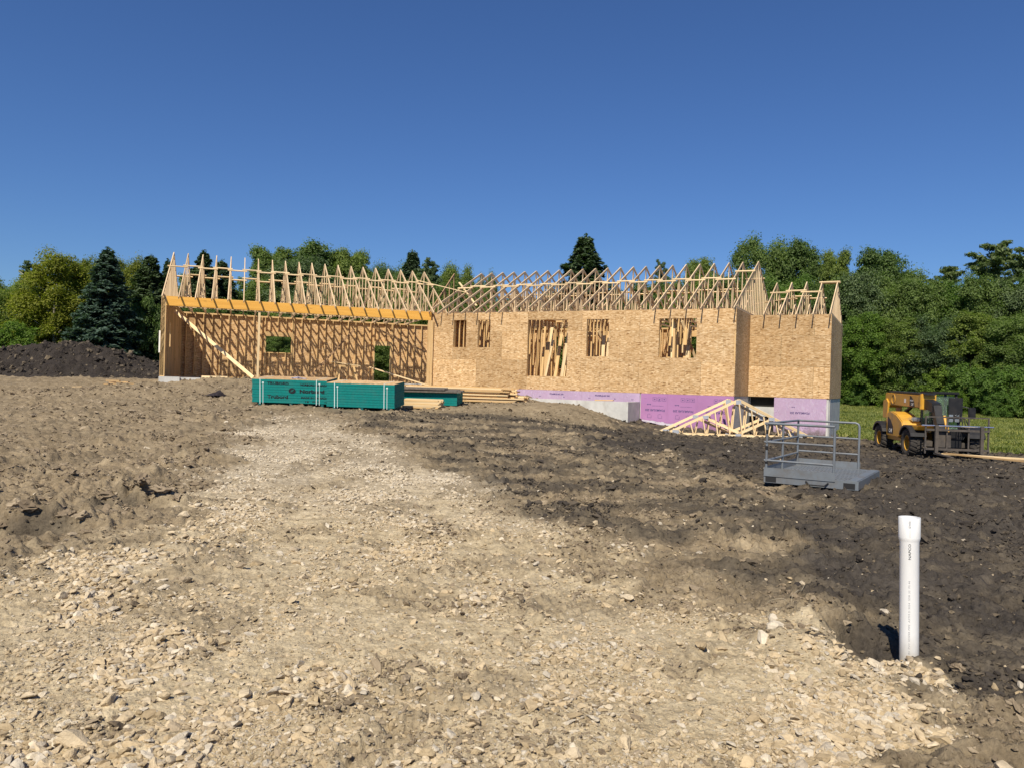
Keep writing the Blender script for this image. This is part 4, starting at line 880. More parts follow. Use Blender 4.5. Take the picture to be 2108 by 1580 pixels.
# scraps of wood by the left corner of the garage
t = empty('scrap_wood', (-15.2, 29.6, gz(-15.2, 29.6)), R(15), 'small heap of broken boards left of the garage corner', 'scrap wood')
for a, b2, wd in (((-.45, .0, .03), (.35, .1, .05), .18), ((-.3, .2, .09), (.4, .12, .13), .2), ((.0, -.1, .12), (.62, .0, .06), .14), ((-.4, .15, .16), (.1, .05, .17), .12)): lumber('board', a, b2, wd, .04, M_PINE, t)
tag(lumber('lath', (-16.9, 28.9, gz(-16.9, 28.9)+.035), (-16.2, 29.0, gz(-16.2, 29)+.035), .06, .03, M_FRESH), 'short pale lath lying on the dirt left of the scrap heap', 'board')
# dark crumpled sheet on the dirt
cx, cy = -10.35, 26.9; cz = gz(cx, cy); K = 26; V = []; F = []
for i in range(K):
    for j in range(K):
        u, v = i/(K-1)*2-1, j/(K-1)*2-1; rad = math.hypot(u, v*1.1)
        h = max(0, .20*math.exp(-((u-.35)/.35)**2 - (v/.6)**2) + .10*math.exp(-((u+.2)/.4)**2 - ((v-.1)/.5)**2) + .05*float(perlin(np.array([u*3.1]), np.array([v*3.3]), 91)[0]))*max(0, 1-rad*.72) + .025
        V.append((u*.42 + .05*math.sin(v*5+1), v*.34 + .06*math.cos(u*6), h if rad < 1.05 else .0))
F = [(i*K+j, i*K+j+1, (i+1)*K+j+1, (i+1)*K+j) for i in range(K-1) for j in range(K-1) if math.hypot((i+.5)/(K-1)*2-1, ((j+.5)/(K-1)*2-1)*1.1) < 1.0 + .15*math.sin(i*1.7)*math.cos(j*2.1)]
tag(link('crumpled_sheet', mesh(V, F, 'sheet', True), M_CLOTH, loc=(cx, cy, cz+.02)), 'dark crumpled sheet dropped on the dirt left of the teal packs', 'sheet')
# prefabricated trusses leaning against the foam wall
def lean_truss(loc, rz, tilt, S, slope, label, studs=True):
    t = empty('leaning_truss', loc, rz, label, 'truss', 'spare trusses leaned on the foam wall'); t.rotation_euler = (tilt, 0, rz)
    mem = truss_members(S, slope, .10, .5, .5); h = S/2*slope
    def pt(q): return (q[0], 0, q[1])
    for nm, a, b2 in mem[:3]: lumber(nm, pt(a), pt(b2), .038, .089, M_FRESH, t, up=(-(b2[1]-a[1]), 0, b2[0]-a[0]) if b2[0] > a[0] else (b2[1]-a[1], 0, -(b2[0]-a[0])))
    y = .5
    while y < S-.4:
        top = .10 + slope*min(y, S-y) - .12
        if top > .15: lumber('web', (y, .0, .085), (y - .10*(1 if studs else -1), .0, top), .037, .062, M_FRESH, t, up=(0, 1, 0))
        y += .42
    lumber('web', (S*.27, .04, h*.52), (S*.52, .04, .12), .036, .089, M_FRESH, t); lumber('web', (S*.73, .04, h*.52), (S*.5, .04, .12), .036, .089, M_FRESH, t)
    for (x, z, wd, hh) in ((S/2-.09, .10+h-.20, .18, .15), (.2, .06, .22, .13), (S-.42, .06, .22, .13), (S/2-.1, .01, .2, .11), (S*.25, h*.5-.02, .2, .12), (S*.71, h*.5-.02, .2, .12)):
        MB().box(x, x+wd, -.0225, -.0195, z, z+hh).build('gusset_plate', M_PLATE, t)
    return t
for k, (dx, dy, tl, lab) in enumerate(((0, 0, -.10, 'front one of the pale trusses leaned on the pink foam wall'), (-.30, .20, -.10, 'pale truss with its tail showing left behind the front leaned truss'), (.12, .36, -.10, 'rearmost of the pale trusses leaned on the pink foam wall'))):
    S = 4.95; x0, y0 = 5.42+dx, 26.75+dy; lean_truss((x0, y0, .0), R(-2), tl, S, .50, lab, k == 0)
tag(lumber('board', (7.9, 27.5, gz(7.9, 27.5)), (7.75, 28.1, 1.2), .038, .14, M_PINE), 'short board propped behind the leaned trusses', 'board')

# ------------------------------------------------------------------ steel work basket
bz = gz(5.6, 14.0) + .035
t = empty('work_basket', (4.42, 13.37, bz), R(-33), 'grey steel work basket with tubular rails on the dark soil', 'work basket')
BW, BLn, DK = 1.52, 2.40, .14
m = MB(); m.box(.02, BW-.02, .02, BLn-.02, DK-.025, DK); m.build('deck', M_STEEL, t)
# raised grip ribs, welded on the deck
for i in range(9):
    m = MB().box(.12, BW-.10, .18+i*.25, .20+i*.25, DK+.0005, DK+.008); m.build('deck_rib', M_STEEL, t)
dots = MB()  # flat dark diamonds on the deck, painted shade in place of cut holes
for i in range(20):
    for j in range(26):
        x, y = .16+i*.066 + (.033 if j % 2 else 0), .14+j*.084
        if x < BW-.12: dots.add([(x-.016, y, DK+.001), (x, y-.02, DK+.001), (x+.016, y, DK+.001), (x, y+.02, DK+.001)], [(0, 1, 2, 3)])
d_ = dots.build('deck_hole_shade', M_STEELDK, t); d_['kind'] = 'stuff'
for nm, b in (('edge_channel', (0, BW, 0, .02, 0, DK+.003)), ('edge_channel', (0, BW, BLn-.02, BLn, 0, DK+.003)), ('edge_channel', (BW-.02, BW, .0205, BLn-.0205, 0, DK+.003)), ('edge_channel', (0, .02, .0205, BLn-.0205, 0, DK+.003)),
              ('deck_border', (BW-.16, BW-.0205, .0205, BLn-.0205, DK+.0008, DK+.012)),
              ('toe_board', (.0, 1.16, -.012, -.0005, DK-.03, DK+.12)), ('toe_board', (.0, 1.18, BLn-.016, BLn-.004, DK+.0035, DK+.13)), ('toe_board', (.004, .016, .03, BLn-.03, DK+.0035, DK+.13))):
    m = MB().box(*b); m.build(nm, M_STEEL, t, bevel=.002)
for x in (.05, BW-.21): m = MB().box(x-.02, x+.16, -.0022, -.0005, .012, DK-.032); m.build('fork_pocket_shade', M_STEELDK, t)  # thin black plates paint the shade inside the fork openings
m = MB().tube([(.70, -.014, .085), (.76, -.04, .03), (1.0, -.04, .03), (1.06, -.014, .085)], .012, 6); m.build('handle', M_STEELDK, t, smooth=True)
Hh = 1.02
def post(x, y, top=Hh): MB().tube([(x, y, DK-.02), (x, y, top)], .021, 10).build('post', M_STEEL, t, smooth=True)
post(.03, .03); post(1.13, .03, Hh-.02); post(.03, 1.15, Hh-.01); post(.03, BLn-.05, Hh-.01)
MB().tube([(1.15, BLn-.03, DK-.02), (1.15, BLn-.03, Hh-.07), (1.13, BLn-.03, Hh-.02), (1.08, BLn-.03, Hh), (.03, BLn-.03, Hh)], .021, 10).build('back_rail', M_STEEL, t, smooth=True)
for z in (.72, .42): MB().tube([(.03, BLn-.03, z), (1.15, BLn-.03, z)], .017, 8).build('rail', M_STEEL, t, smooth=True)
for z, r_ in ((Hh, .022), (.70, .019), (.38, .019)):
    MB().tube([(-.01, .03, z), (1.13, .03, z)], r_, 10).build('rail', M_STEEL, t, smooth=True); MB().tube([(.03, .0, z), (.03, BLn-.03, z)], r_, 10).build('rail', M_STEEL, t, smooth=True)
for z in (.32, .56, .84): MB().tube([(.03, .03, z), (.03, .03, z+.07)], .0225, 10, False).build('tape_band', M_BLK, t, smooth=True)

# ------------------------------------------------------------------ pvc pipe
px_, py_ = 2.475, 4.70; pz = float(ground_z(px_, py_)[0])
top = .862 - pz + .0
t = empty('drain_pipe', (px_, py_, pz), 0, 'white plastic drain pipe standing upright out of the soil', 'pipe'); t.rotation_euler = (R(-.6), R(-1.2), 0)
ro, rb = .0545, .0615
prof = [(ro, -.35), (ro, top-.150), (ro+.003, top-.140), (rb-.001, top-.128), (rb, top-.12), (rb, top-.003), (rb-.0015, top), (rb-.0055, top), (rb-.006, top-.12), (ro-.005, top-.14), (ro-.005, top-.35)]
MB().lathe(prof, 40).build('tube', M_PVC, t, smooth=True)
def wrap_text(body, size, z0, mat, rad, ang0, bold=0, width=None):
    me = text_mesh(body, size, bold); sc = 1
    if width: xs = [v.co.x for v in me.vertices]; sc = width/(max(xs)-min(xs))
    for v in me.vertices:
        a = ang0 - v.co.y/rad; v.co = Vector(((rad+.0007)*math.cos(a), (rad+.0007)*math.sin(a), z0 + v.co.x*sc))
    me.update(); link('lettering', me, mat, t)
va = math.atan2(-py_, -px_)          # towards the viewer's side
wrap_text('NAPCO', .019, top-.252, M_INK, ro, va+.16, .0002, .095)
wrap_text('------', .012, top-.118, M_GREYINK, rb, va+.10, .0003, .05); wrap_text('SEWER', .018, top-.060, M_GREYINK, rb, va+.14, .0003, .045)
wrap_text('4 IN  PVC SEWER PIPE  ASTM D 3034  SDR 35  PS 46', .014, .05, M_GREYINK, ro, va+.10, 0, .46)
# twine lying beside it
m = MB(); q = [(1.93 + .5*t + .03*math.sin(t*9), 5.78 - .16*math.sin(t*3.0) + .62*t*t) for t in [k/14 for k in range(15)]]
m.tube([(x, y, float(ground_z(x, y)[0])+.012 + .03*math.sin(i*.5)**2) for i, (x, y) in enumerate(q)], .0025, 5); tag(m.build('twine', plain('twine_fibre', (.33, .28, .20), .9)), 'thin pale twine curling on the soil behind the pipe', 'twine')
# planks at the right edge
for k, (a, b2, lab) in enumerate((((12.45, 22.6), (14.9, 20.3), 'upper long pale plank lying on the dark soil at the right edge'), ((12.55, 22.2), (13.9, 18.4), 'lower long pale plank lying on the dark soil at the right edge'))):
    tag(lumber('plank', (a[0], a[1], gz(*a)+.15+.03*k), (b2[0], b2[1], gz(*b2)+.16), .14, .04, M_PINE if k else M_FRESH), lab, 'plank')

# ------------------------------------------------------------------ telehandler
TZ = gz(13.2, 24.6) - .03
th = empty('telehandler', (13.24, 24.6, TZ), R(-97.5), 'yellow telehandler with black cab and fork carriage parked on the dark soil', 'telehandler')
th.scale = (1.07, 1.07, 1.07); th.rotation_euler = (0, R(.4), R(-97.5)); WR, WW = .40, .34
def wheel(x, y, rz):
    M = Matrix.Translation((x, y, WR)) @ Matrix.Rotation(rz, 4, 'Z') @ Matrix.Rotation(R(90), 4, 'X'); h = WW/2
    m = MB().lathe([(.22, -h*.75), (.27, -h*.98), (.345, -h), (.375, -h*.88), (.385, -h*.5), (.385, h*.5), (.375, h*.88), (.345, h), (.27, h*.98), (.22, h*.75)], 32, M)
    o = m.build('tyre', M_TYRE, th, smooth=True); n = 20
    for sd in (-1, 1):
        lg = MB()
        for k in range(n):
            a = 2*math.pi*(k + (.5 if sd > 0 else 0))/n; Mk = M @ Matrix.Rotation(a, 4, 'Z')
            lg.add([Mk @ Vector(p) for p in ((.380, -.035, 0), (.410, -.03, 0), (.410, .03, 0), (.380, .035, 0), (.335, .025, sd*h*1.03), (.388, .03, sd*h*1.0), (.388, .085, sd*h*1.0), (.335, .09, sd*h*1.03))], [(0, 1, 2, 3), (7, 6, 5, 4), (0, 4, 5, 1), (1, 5, 6, 2), (2, 6, 7, 3), (3, 7, 4, 0)])
        q = lg.build('tread_lugs', M_TYRE, o)
    out = -1 if y < 0 else 1
    Mo = M if out < 0 else M @ Matrix.Rotation(math.pi, 4, 'X')
    m = MB().lathe([(.225, .13), (.215, .14), (.195, .135), (.19, .02), (.10, -.01), (.09, .05), (.0, .055)], 28, Mo); m.build('rim', M_YEL, o, smooth=True)
    return o
for x in (-1.15, 1.15):
    for y in (-.78, .78): wheel(x, y, R(0))
# chassis and engine cover on the near (right) side
MB().box(-1.55, 1.5, -.36, .36, .34, .72).build('chassis', M_YEL, th, bevel=.02)
MB().prism([(-.78, .40), (.68, .40), (.68, .46), (-.78, .55)], -.80, -.36).build('side_sill', M_YEL, th)
m = MB().prism([(-.70, .50), (.28, .50), (.62, .62), (.66, .78), (.55, .98), (.10, 1.17), (-.35, 1.25), (-.66, 1.22), (-.72, 1.05)], -.86, -.33); m.build('engine_cover', M_YEL, th, bevel=.025)
m = MB().prism([(.40, .88), (1.72, .93), (1.62, .80), (.66, .70)], -.84, -.36); m.build('engine_cover', M_YEL, th, bevel=.02)
MB().box(-1.75, -1.35, -.55, .6, .45, 1.0).build('counterweight', M_YEL, th, bevel=.04)
MB().box(-1.45, -.74, -.50, .55, .70, 1.05).build('rear_deck', M_BLK, th, bevel=.03)
MB().box(1.35, 1.62, -.36, .36, .30, .85).build('front_frame', M_BLK, th, bevel=.02)
MB().box(1.1, 1.2, -.70, .70, .32, .46).build('axle', M_DKSTEEL, th); MB().box(-1.2, -1.1, -.70, .70, .32, .46).build('axle', M_DKSTEEL, th)
def fender(x, y0, y1):
    m = MB(); n = 10; V = []
    for k in range(n+1):
        a = R(25 + 130*k/n)
        for rr_ in (.47, .515):
            for y in (y0, y1): V.append((x + rr_*math.cos(a), y, .40 + rr_*math.sin(a)*(.98 if rr_ < .5 else 1.0)))
    F = []
    for k in range(n):
        b = 4*k; F += [(b, b+1, b+5, b+4), (b+2, b+6, b+7, b+3), (b, b+4, b+6, b+2), (b+1, b+3, b+7, b+5)]
    F += [(0, 2, 3, 1), (4*n, 4*n+1, 4*n+3, 4*n+2)]; m.add(V, F); m.build('fender', M_BLK, th, smooth=False)
for x in (-1.15, 1.15): fender(x, -.98, -.56); fender(x, .56, .98)
# black panel with badge on the cover
MB().prism([(-.60, .58), (-.12, .58), (-.14, .80), (-.36, 1.0), (-.58, 1.08)], -.865, -.861).build('badge_panel', M_BLK, th)
text_obj('lettering', 'CAT', .15, M_WHITE, th, (-.47, -.868, .62), (1, 0, 0), (0, 0, 1), .006, .28)
# boom with its rear tower
m = MB().prism([(-1.95, 1.34), (-1.55, 1.34), (-1.45, 1.42), (.98, 1.40), (.98, 1.76), (-1.70, 1.80), (-1.95, 1.80)], -.50, -.16); bo = m.build('boom', M_YEL, th, bevel=.02)
MB().prism([(-1.75, 1.815), (.95, 1.775), (1.15, 1.775), (1.15, 1.825), (-1.70, 1.865)], -.48, -.18).build('hose_cover', M_BLK, th)
MB().box(.93, 1.06, -.54, -.12, 1.35, 1.81).build('boom_collar', M_YEL, th, bevel=.02)
MB().prism([(.98, 1.42), (1.62, 1.30), (1.62, 1.56), (.98, 1.68)], -.45, -.21).build('inner_boom', M_BLK, th)
MB().prism([(-2.0, 1.0), (-1.62, 1.0), (-1.55, 1.5), (-1.72, 1.62), (-2.0, 1.55)], -.55, -.502).build('boom_tower', M_YEL, th, bevel=.01); MB().prism([(-2.0, .9), (-1.62, .9), (-1.55, 1.5), (-1.72, 1.62), (-2.0, 1.55)], -.158, -.11).build('boom_tower', M_YEL, th, bevel=.01)
MB().tube([(-1.2, -.33, 1.02), (-.2, -.33, 1.40)], .055, 10).build('lift_cylinder', M_BLK, th, smooth=True)
m = MB().lathe([(.135, -.012), (.155, -.012), (.155, .012), (.135, .012)], 24, Matrix.Translation((-1.22, -.502, 1.61)) @ Matrix.Rotation(R(90), 4, 'X'), True); m.build('boss_ring', M_YEL, th, smooth=True)
MB().prism([(.12, 1.425), (.52, 1.41), (.45, 1.58), (.28, 1.70), (.12, 1.752)], -.504, -.5015).build('badge_panel', M_BLK, th)
text_obj('lettering', 'TH255C', .06, M_WHITE, th, (.15, -.506, 1.58), (1, 0, 0), (0, 0, 1), .003, .27); text_obj('lettering', 'CAT', .10, M_WHITE, th, (.24, -.506, 1.455), (1, 0, 0), (0, 0, 1), .004, .18)
MB().box(-.32, -.18, -.5035, -.5015, 1.52, 1.64).build('warning_label', M_WHITE, th)
# cab on the far side
cabp = [((-.35, .02, .75), (-.30, .02, 1.80)), ((-.35, .70, .75), (-.30, .66, 1.80)), ((.62, .02, .75), (.42, .02, 1.80)), ((.62, .70, .75), (.42, .66, 1.80))]
for a, b2 in cabp: MB().bar(a, b2, .06, .06).build('cab_post', M_BLK, th)
MB().box(-.42, .52, -.02, .72, 1.80, 1.88).build('cab_roof', M_BLK, th, bevel=.02)
MB().box(-.40, .66, .0, .74, .50, .74).build('cab_base', M_BLK, th, bevel=.02)
for nm, V in (('cab_glass', [(-.30, .02, .80), (.58, .02, .80), (.40, .02, 1.76), (-.27, .02, 1.76)]), ('cab_glass', [(-.30, .69, .80), (.58, .69, .80), (.40, .66, 1.76), (-.27, .66, 1.76)]), ('cab_glass', [(.61, .06, .80), (.61, .66, .80), (.43, .62, 1.76), (.43, .06, 1.76)])):
    m = MB(); Vv = [Vector(v) for v in V]; nn = (Vv[1]-Vv[0]).cross(Vv[2]-Vv[0]).normalized()*.006; m.add(Vv + [v+nn for v in Vv], [(0, 3, 2, 1), (4, 5, 6, 7), (0, 1, 5, 4), (1, 2, 6, 5), (2, 3, 7, 6), (3, 0, 4, 7)]); m.build(nm, M_GLASS, th)
m = MB().box(-.2, .15, .2, .55, .75, .95); m.prism([(-.25, .9), (-.12, .9), (-.2, 1.5), (-.3, 1.5)], .2, .55); m.build('seat', M_BLK, th, bevel=.02)
MB().tube([(.42, .36, .75), (.34, .36, 1.12)], .03, 8).build('steering_column', M_BLK, th)
# windscreen guard / tall dark panel, work lamps, mirror
MB().box(.66, .70, .36, .74, 1.04, 1.72).build('front_guard', M_BLK, th, bevel=.01)
for y in (.36, .52):
    for z in (1.02, 1.14): MB().box(.70, .75, y, y+.11, z, z+.09).build('work_lamp', M_CHROME, th, bevel=.008)
MB().box(.60, .66, .92, 1.12, 1.12, 1.45).build('mirror', M_BLK, th, bevel=.02); MB().tube([(.5, .7, 1.5), (.6, 1.0, 1.42)], .015, 6).build('mirror_arm', M_BLK, th)
MB().box(.35, .65, -.62, -.38, 1.0, 1.12).build('head_lamp', M_CHROME, th, bevel=.03)
# boom nose down to the coupler and fork carriage
MB().prism([(1.50, 1.50), (1.68, 1.50), (2.05, .80), (2.05, .42), (1.88, .42), (1.80, .80)], -.43, -.23).build('boom_nose', M_BLK, th, bevel=.01)
MB().tube([(1.55, -.10, 1.2), (1.92, -.10, .62)], .05, 10).build('tilt_cylinder', M_YEL, th, smooth=True)
MB().box(2.02, 2.10, -.46, -.12, .36, .80).build('coupler', M_DKSTEEL, th, bevel=.015)
for z in (.30, .82): MB().box(2.11, 2.19, -.80, .82, z, z+.055).build('carriage_bar', M_DKSTEEL, th)
MB().tube([(2.16, -.90, .96), (2.16, .92, .96)], .022, 8).build('fork_rail', M_CHROME, th, smooth=True)
for y in (-.80, -.25, .30, .80): MB().box(2.125, 2.16, y-.018, y+.018, .20, 1.18).build('backrest_bar', M_DKSTEEL, th)
MB().box(2.125, 2.16, -.82, .82, 1.181, 1.215).build('backrest_bar', M_DKSTEEL, th)
for y in (-.55, .60): MB().prism([(2.20, .18), (3.25, .19), (3.25, .205), (2.27, .235), (2.27, .98), (2.20, .98)], y-.04, y+.04).build('fork', M_DKSTEEL, th)
for k in range(4): MB().tube([(1.65, .12+.05*k, 1.2), (1.9, .15+.06*k, 1.28-.05*k), (2.08, .1+.08*k, .9), (2.05, .05+.05*k, .6)], .012, 6).build('hose', M_BLK, th, smooth=True)
MB().box(1.30, 1.62, -.62, -.40, .34, .52).build('tow_block', M_DKSTEEL, th, bevel=.02)
MB().tube([(-1.9, -.05, 1.0), (-1.9, -.05, 1.55)], .045, 10).build('exhaust', M_BLK, th, smooth=True)

# ------------------------------------------------------------------ trees
def quads(P, Nrm, size, rg, aspect=1.0):
    n = len(P); t = rg.normal(size=(n, 3)); Nrm = Nrm/np.linalg.norm(Nrm, axis=1, keepdims=True)
    u = np.cross(Nrm, t); u /= np.linalg.norm(u, axis=1, keepdims=True); v = np.cross(Nrm, u); s = size[:, None]
    V = np.stack([P - u*s*aspect, P - v*s*.55 + Nrm*s*.12, P + u*s*aspect, P + v*s*.55 + Nrm*s*.12], 1).reshape(-1, 3)
    return V, np.arange(4*n).reshape(-1, 4)
def limbs(rg, H, crown0, R0, nb=9, r0=.16):
    m = MB(); m.tube([(0, 0, -.3), (.05, .03, H*.3), (-.06, .08, H*.6), (.02, 0, H*.86)], [r0*1.25, r0, r0*.6, r0*.15], 8)
    for k in range(nb):
        a = 2*math.pi*k/nb + rg.uniform(-.3, .3); z = crown0 + (H-crown0)*rg.uniform(.0, .6); L = R0*rg.uniform(.5, .9)
        m.tube([(0, 0, z), (L*.5*math.cos(a), L*.5*math.sin(a), z + L*.35), (L*math.cos(a), L*math.sin(a), z + L*.75)], [r0*.4, r0*.25, r0*.08], 5)
    return mesh(m.v, m.f, 'trunk', True)
def broad_crown(seed, H=10., R0=3.6, c0=.08, nl=300, per=290, lsize=(.055, .115)):
    """leaf clumps on the shells of many small lobes; unit tree of height H"""
    rg = np.random.default_rng(seed); P = []; Nn = []; ph = rg.uniform(0, 6.28, 4)
    for k in range(nl):
        t = rg.uniform(0, 1)**.9; a = rg.uniform(0, 6.28)
        rt = R0*math.sin(math.pi*(.16 + .72*t))**.7*(1 + .10*math.sin(2*a + ph[0] + 3*t) + .09*math.sin(3*a + ph[1] - 5*t))*rg.uniform(.78, 1.06); q = math.sqrt(rg.uniform(.15, 1))*rt
        c = np.array([q*math.cos(a), q*math.sin(a), H*c0 + (H*(1-c0) - .45)*t*(1 + .05*math.sin(a*2 + ph[2])) - .9*max(0, q/R0 - .35)*t + rg.normal()*.2]); rl = rg.uniform(.22, .62)*R0/3.6
        dirs = rg.normal(size=(per, 3)); dirs /= np.linalg.norm(dirs, axis=1, keepdims=True); dirs[:, 2] = np.where(dirs[:, 2] < -.55, -dirs[:, 2], dirs[:, 2])
        rad = (rl*np.minimum(np.exp(.34*rg.normal(size=per)), 1.7))[:, None]
        P.append(c + dirs*rad*np.array([1.12, 1.12, 1.0])); Nn.append(dirs + np.array([0, 0, .5]) + rg.normal(size=(per, 3))*.5)
    P, Nn = np.concatenate(P), np.concatenate(Nn); V, F = quads(P, Nn, rg.uniform(*lsize, len(P)), rg)
    return np_mesh('broadleaf_crown', V, F, False)
def spruce_crown(seed, H=10., R0=2.3, per=110):
    rg = np.random.default_rng(seed); P = []; Nn = []; z = .5
    while z < H - .15:
        t = z/H; rad = R0*(1-t)**.66*(1.02 + .12*math.sin(z*4)) + .06; nb = max(5, int(15*(1-t) + 5))
        for k in range(nb):
            a = 2*math.pi*(k + rg.uniform(0, 1))/nb; L = rad*rg.uniform(.72, 1.12); n = int(per*(.35 + L/R0))
            s = np.sqrt(rg.uniform(.02, 1, n))*L; lat = rg.normal(size=n)*.16*(.35 + .6*s/L)*max(.5, L/1.6)
            dz = -.42*s*(1 - .35*t) + .16*(s/L)**2*L + rg.normal(size=n)*.06 - np.abs(lat)*.35
            P.append(np.stack([s*math.cos(a) - lat*math.sin(a), s*math.sin(a) + lat*math.cos(a), z + dz], 1)); Nn.append(np.stack([np.full(n, .35*math.cos(a)), np.full(n, .35*math.sin(a)), np.ones(n)], 1) + rg.normal(size=(n, 3))*.5)
        z += .34*(1 - .45*t)
    P.append(np.stack([rg.normal(size=40)*.05, rg.normal(size=40)*.05, rg.uniform(H-.7, H+.1, 40)], 1)); Nn.append(rg.normal(size=(40, 3)))
    P, Nn = np.concatenate(P), np.concatenate(Nn); V, F = quads(P, Nn, rg.uniform(.06, .125, len(P)), rg, 1.3)
    return np_mesh('spruce_crown', V, F, False)
def pine_crown(seed, H=12., R0=2.8):
    """whorls of level branches carrying flat tufts, with air between the whorls"""
    rg = np.random.default_rng(seed); P = []; Nn = []; z = H*.2
    while z < H:
        t = z/H
        for k in range(rg.integers(4, 7)):
            a = rg.uniform(0, 6.28); L = (R0*(1.02-t)**.55*rg.uniform(.45, 1.2) + .25); lift = .15 + .45*t + rg.normal()*.08; s = .25*L
            while s < L:
                c = np.array([s*math.cos(a), s*math.sin(a), z + lift*s + rg.normal()*.07]); n = 60; dd = rg.normal(size=(n, 3)); dd /= np.linalg.norm(dd, axis=1, keepdims=True)
                P.append(c + dd*np.array([.30, .30, .15])*rg.uniform(.3, 1.15, n)[:, None]); Nn.append(dd + rg.normal(size=(n, 3))*.7); s += .26
        z += rg.uniform(.35, .6)
    P, Nn = np.concatenate(P), np.concatenate(Nn); V, F = quads(P, Nn, rg.uniform(.05, .11, len(P)), rg, 1.7)
    return np_mesh('pine_crown', V, F, False)
rg = np.random.default_rng(17)
BROAD = [broad_crown(401), broad_crown(402, nl=310, R0=3.9), broad_crown(403, nl=270, R0=3.2)]
SHRUB = [broad_crown(411, H=4.0, R0=2.1, c0=.02, nl=90, per=260, lsize=(.05, .11)), broad_crown(412, H=4.0, R0=2.3, c0=.02, nl=90, per=260, lsize=(.05, .11))]
SPR = [spruce_crown(421), spruce_crown(422, R0=2.0)]
PIN = [pine_crown(431), pine_crown(432)]
TR_B, TR_S, TR_P = limbs(rg, 9.5, 2.5, 3.2), limbs(rg, 10, 9, .2, 2, .13), limbs(rg, 12, 3.5, 2.6, 14, .17)
def coloured(o, mat):
    """the mesh is shared; the leaf or bark material sits on the object"""
    if not o.data.materials: o.data.materials.append(None)
    o.material_slots[0].link = 'OBJECT'; o.material_slots[0].material = mat; return o
fpx = 1584.0; ROLL = R(1.73)
def tree(kind, u, top, D, width, label, group=None, mat=None, bark=None, cat='tree', base=None):
    """u, top, width: where the crown stands in the photo's frame, turned into metres at distance D"""
    dx, dy = u - 1054, top - 790; cu = dx*math.cos(ROLL) + dy*math.sin(ROLL); cv = -dx*math.sin(ROLL) + dy*math.cos(ROLL)
    x, y, zt = cu/fpx*D, D, EYE - cv/fpx*D; z0 = (gz(x, y) if base is None else base) - .15; H = zt - z0; Wd = width/fpx*D
    if kind == 'broad': cr = BROAD[rg.integers(3)]; tr = TR_B; h0, w0, nm = 10.45, 6.7, 'broadleaf_tree'; mt = mat or M_LEAF
    elif kind == 'shrub': cr = SHRUB[rg.integers(2)]; tr = None; h0, w0, nm = 4.3, 4.9, 'shrub'; mt = mat or M_LEAF_B
    elif kind == 'spruce': cr = SPR[rg.integers(2)]; tr = TR_S; h0, w0, nm = 10.0, 4.1, 'spruce_tree'; mt = mat or M_SPRUCE_D
    else: cr = PIN[rg.integers(2)]; tr = TR_P; h0, w0, nm = 12.3, 5.6, 'pine_tree'; mt = mat or M_PINENEEDLE
    t = empty(nm, (x, y, z0), rg.uniform(0, 6.28), label, cat, group); t.scale = (Wd/w0, Wd/w0, H/h0)
    coloured(link('crown', cr, None, t), mt)
    if tr: coloured(link('trunk', tr, None, t), bark or M_BARK)
    return t
# left of the house
tree('broad', 118, 526, 57, 178, 'yellow-green broadleaf tree with a pale trunk behind the soil heap', mat=M_LEAF_Y, bark=M_BIRCH)
tree('spruce', 222, 512, 53.5, 172, 'large blue-green spruce behind the soil heap', mat=M_SPRUCE)
tree('spruce', 310, 525, 58, 150, 'dark spruce between the blue-green spruce and the garage', base=1.2)
tree('broad', 190, 531, 70, 120, 'yellowish tree top just left of the blue-green spruce', mat=M_LEAF_Y)
tree('broad', 265, 529, 70, 95, 'yellowish tree top just right of the blue-green spruce', mat=M_LEAF_Y)
tree('pine', 70, 538, 72, 110, 'dark pine top behind the yellow-green tree')
tree('broad', 20, 572, 64, 120, 'dark green broadleaf tree at the left edge')
tree('shrub', 25, 655, 52, 150, 'bright green shrub at the left edge beside the soil heap')
tree('shrub', 92, 640, 60, 170, 'green shrub under the yellow-green tree'); tree('shrub', 300, 600, 56, 110, 'tall dark shrub between the blue-green spruce and the garage', mat=M_LEAF)
tree('spruce', 345, 535, 66, 80, 'dark spruce top just left of the garage gable')
for u, tp, D, wd in ((-60, 560, 66, 190), (150, 600, 76, 200), (260, 600, 76, 200), (40, 600, 78, 180), (350, 600, 72, 160), (-90, 640, 56, 170)):
    tree('broad', u, tp, D, wd, 'broadleaf tree in the dark wood behind the spruces on the left', 'trees of the left-hand wood')
# behind the garage and the house
tree('spruce', 420, 517, 66, 150, 'dark spruce showing through the left garage trusses'); tree('spruce', 458, 536, 68, 120, 'smaller dark spruce beside the one behind the left garage trusses')
tree('broad', 560, 502, 74, 150, 'round dark green maple above the middle of the garage'); tree('broad', 652, 497, 76, 190, 'tallest maple above the middle of the garage'); tree('broad', 722, 508, 76, 130, 'maple at the right of the clump above the garage')
tree('broad', 630, 530, 66, 200, 'pale grey-green tree low behind the garage trusses', mat=M_PINENEEDLE)
tree('spruce', 850, 516, 76, 130, 'pointed spruce above the joint of garage and house'); tree('broad', 795, 548, 76, 90, 'dark tree left of the pointed spruce above the garage end'); tree('pine', 890, 531, 74, 90, 'pale pine right of the pointed spruce above the garage end')
tree('broad', 945, 545, 78, 85, 'small tree just left of the main ridge'); tree('broad', 1000, 566, 80, 60, 'low tree top behind the left end of the main ridge')
tree('spruce', 1205, 485, 68, 200, 'lone dark spruce rising above the middle of the main roof'); 
tree('pine', 1362, 533, 76, 62, 'thin tree top left of the maples above the main roof'); tree('broad', 1440, 526, 76, 110, 'low round maple above the right part of the main roof')
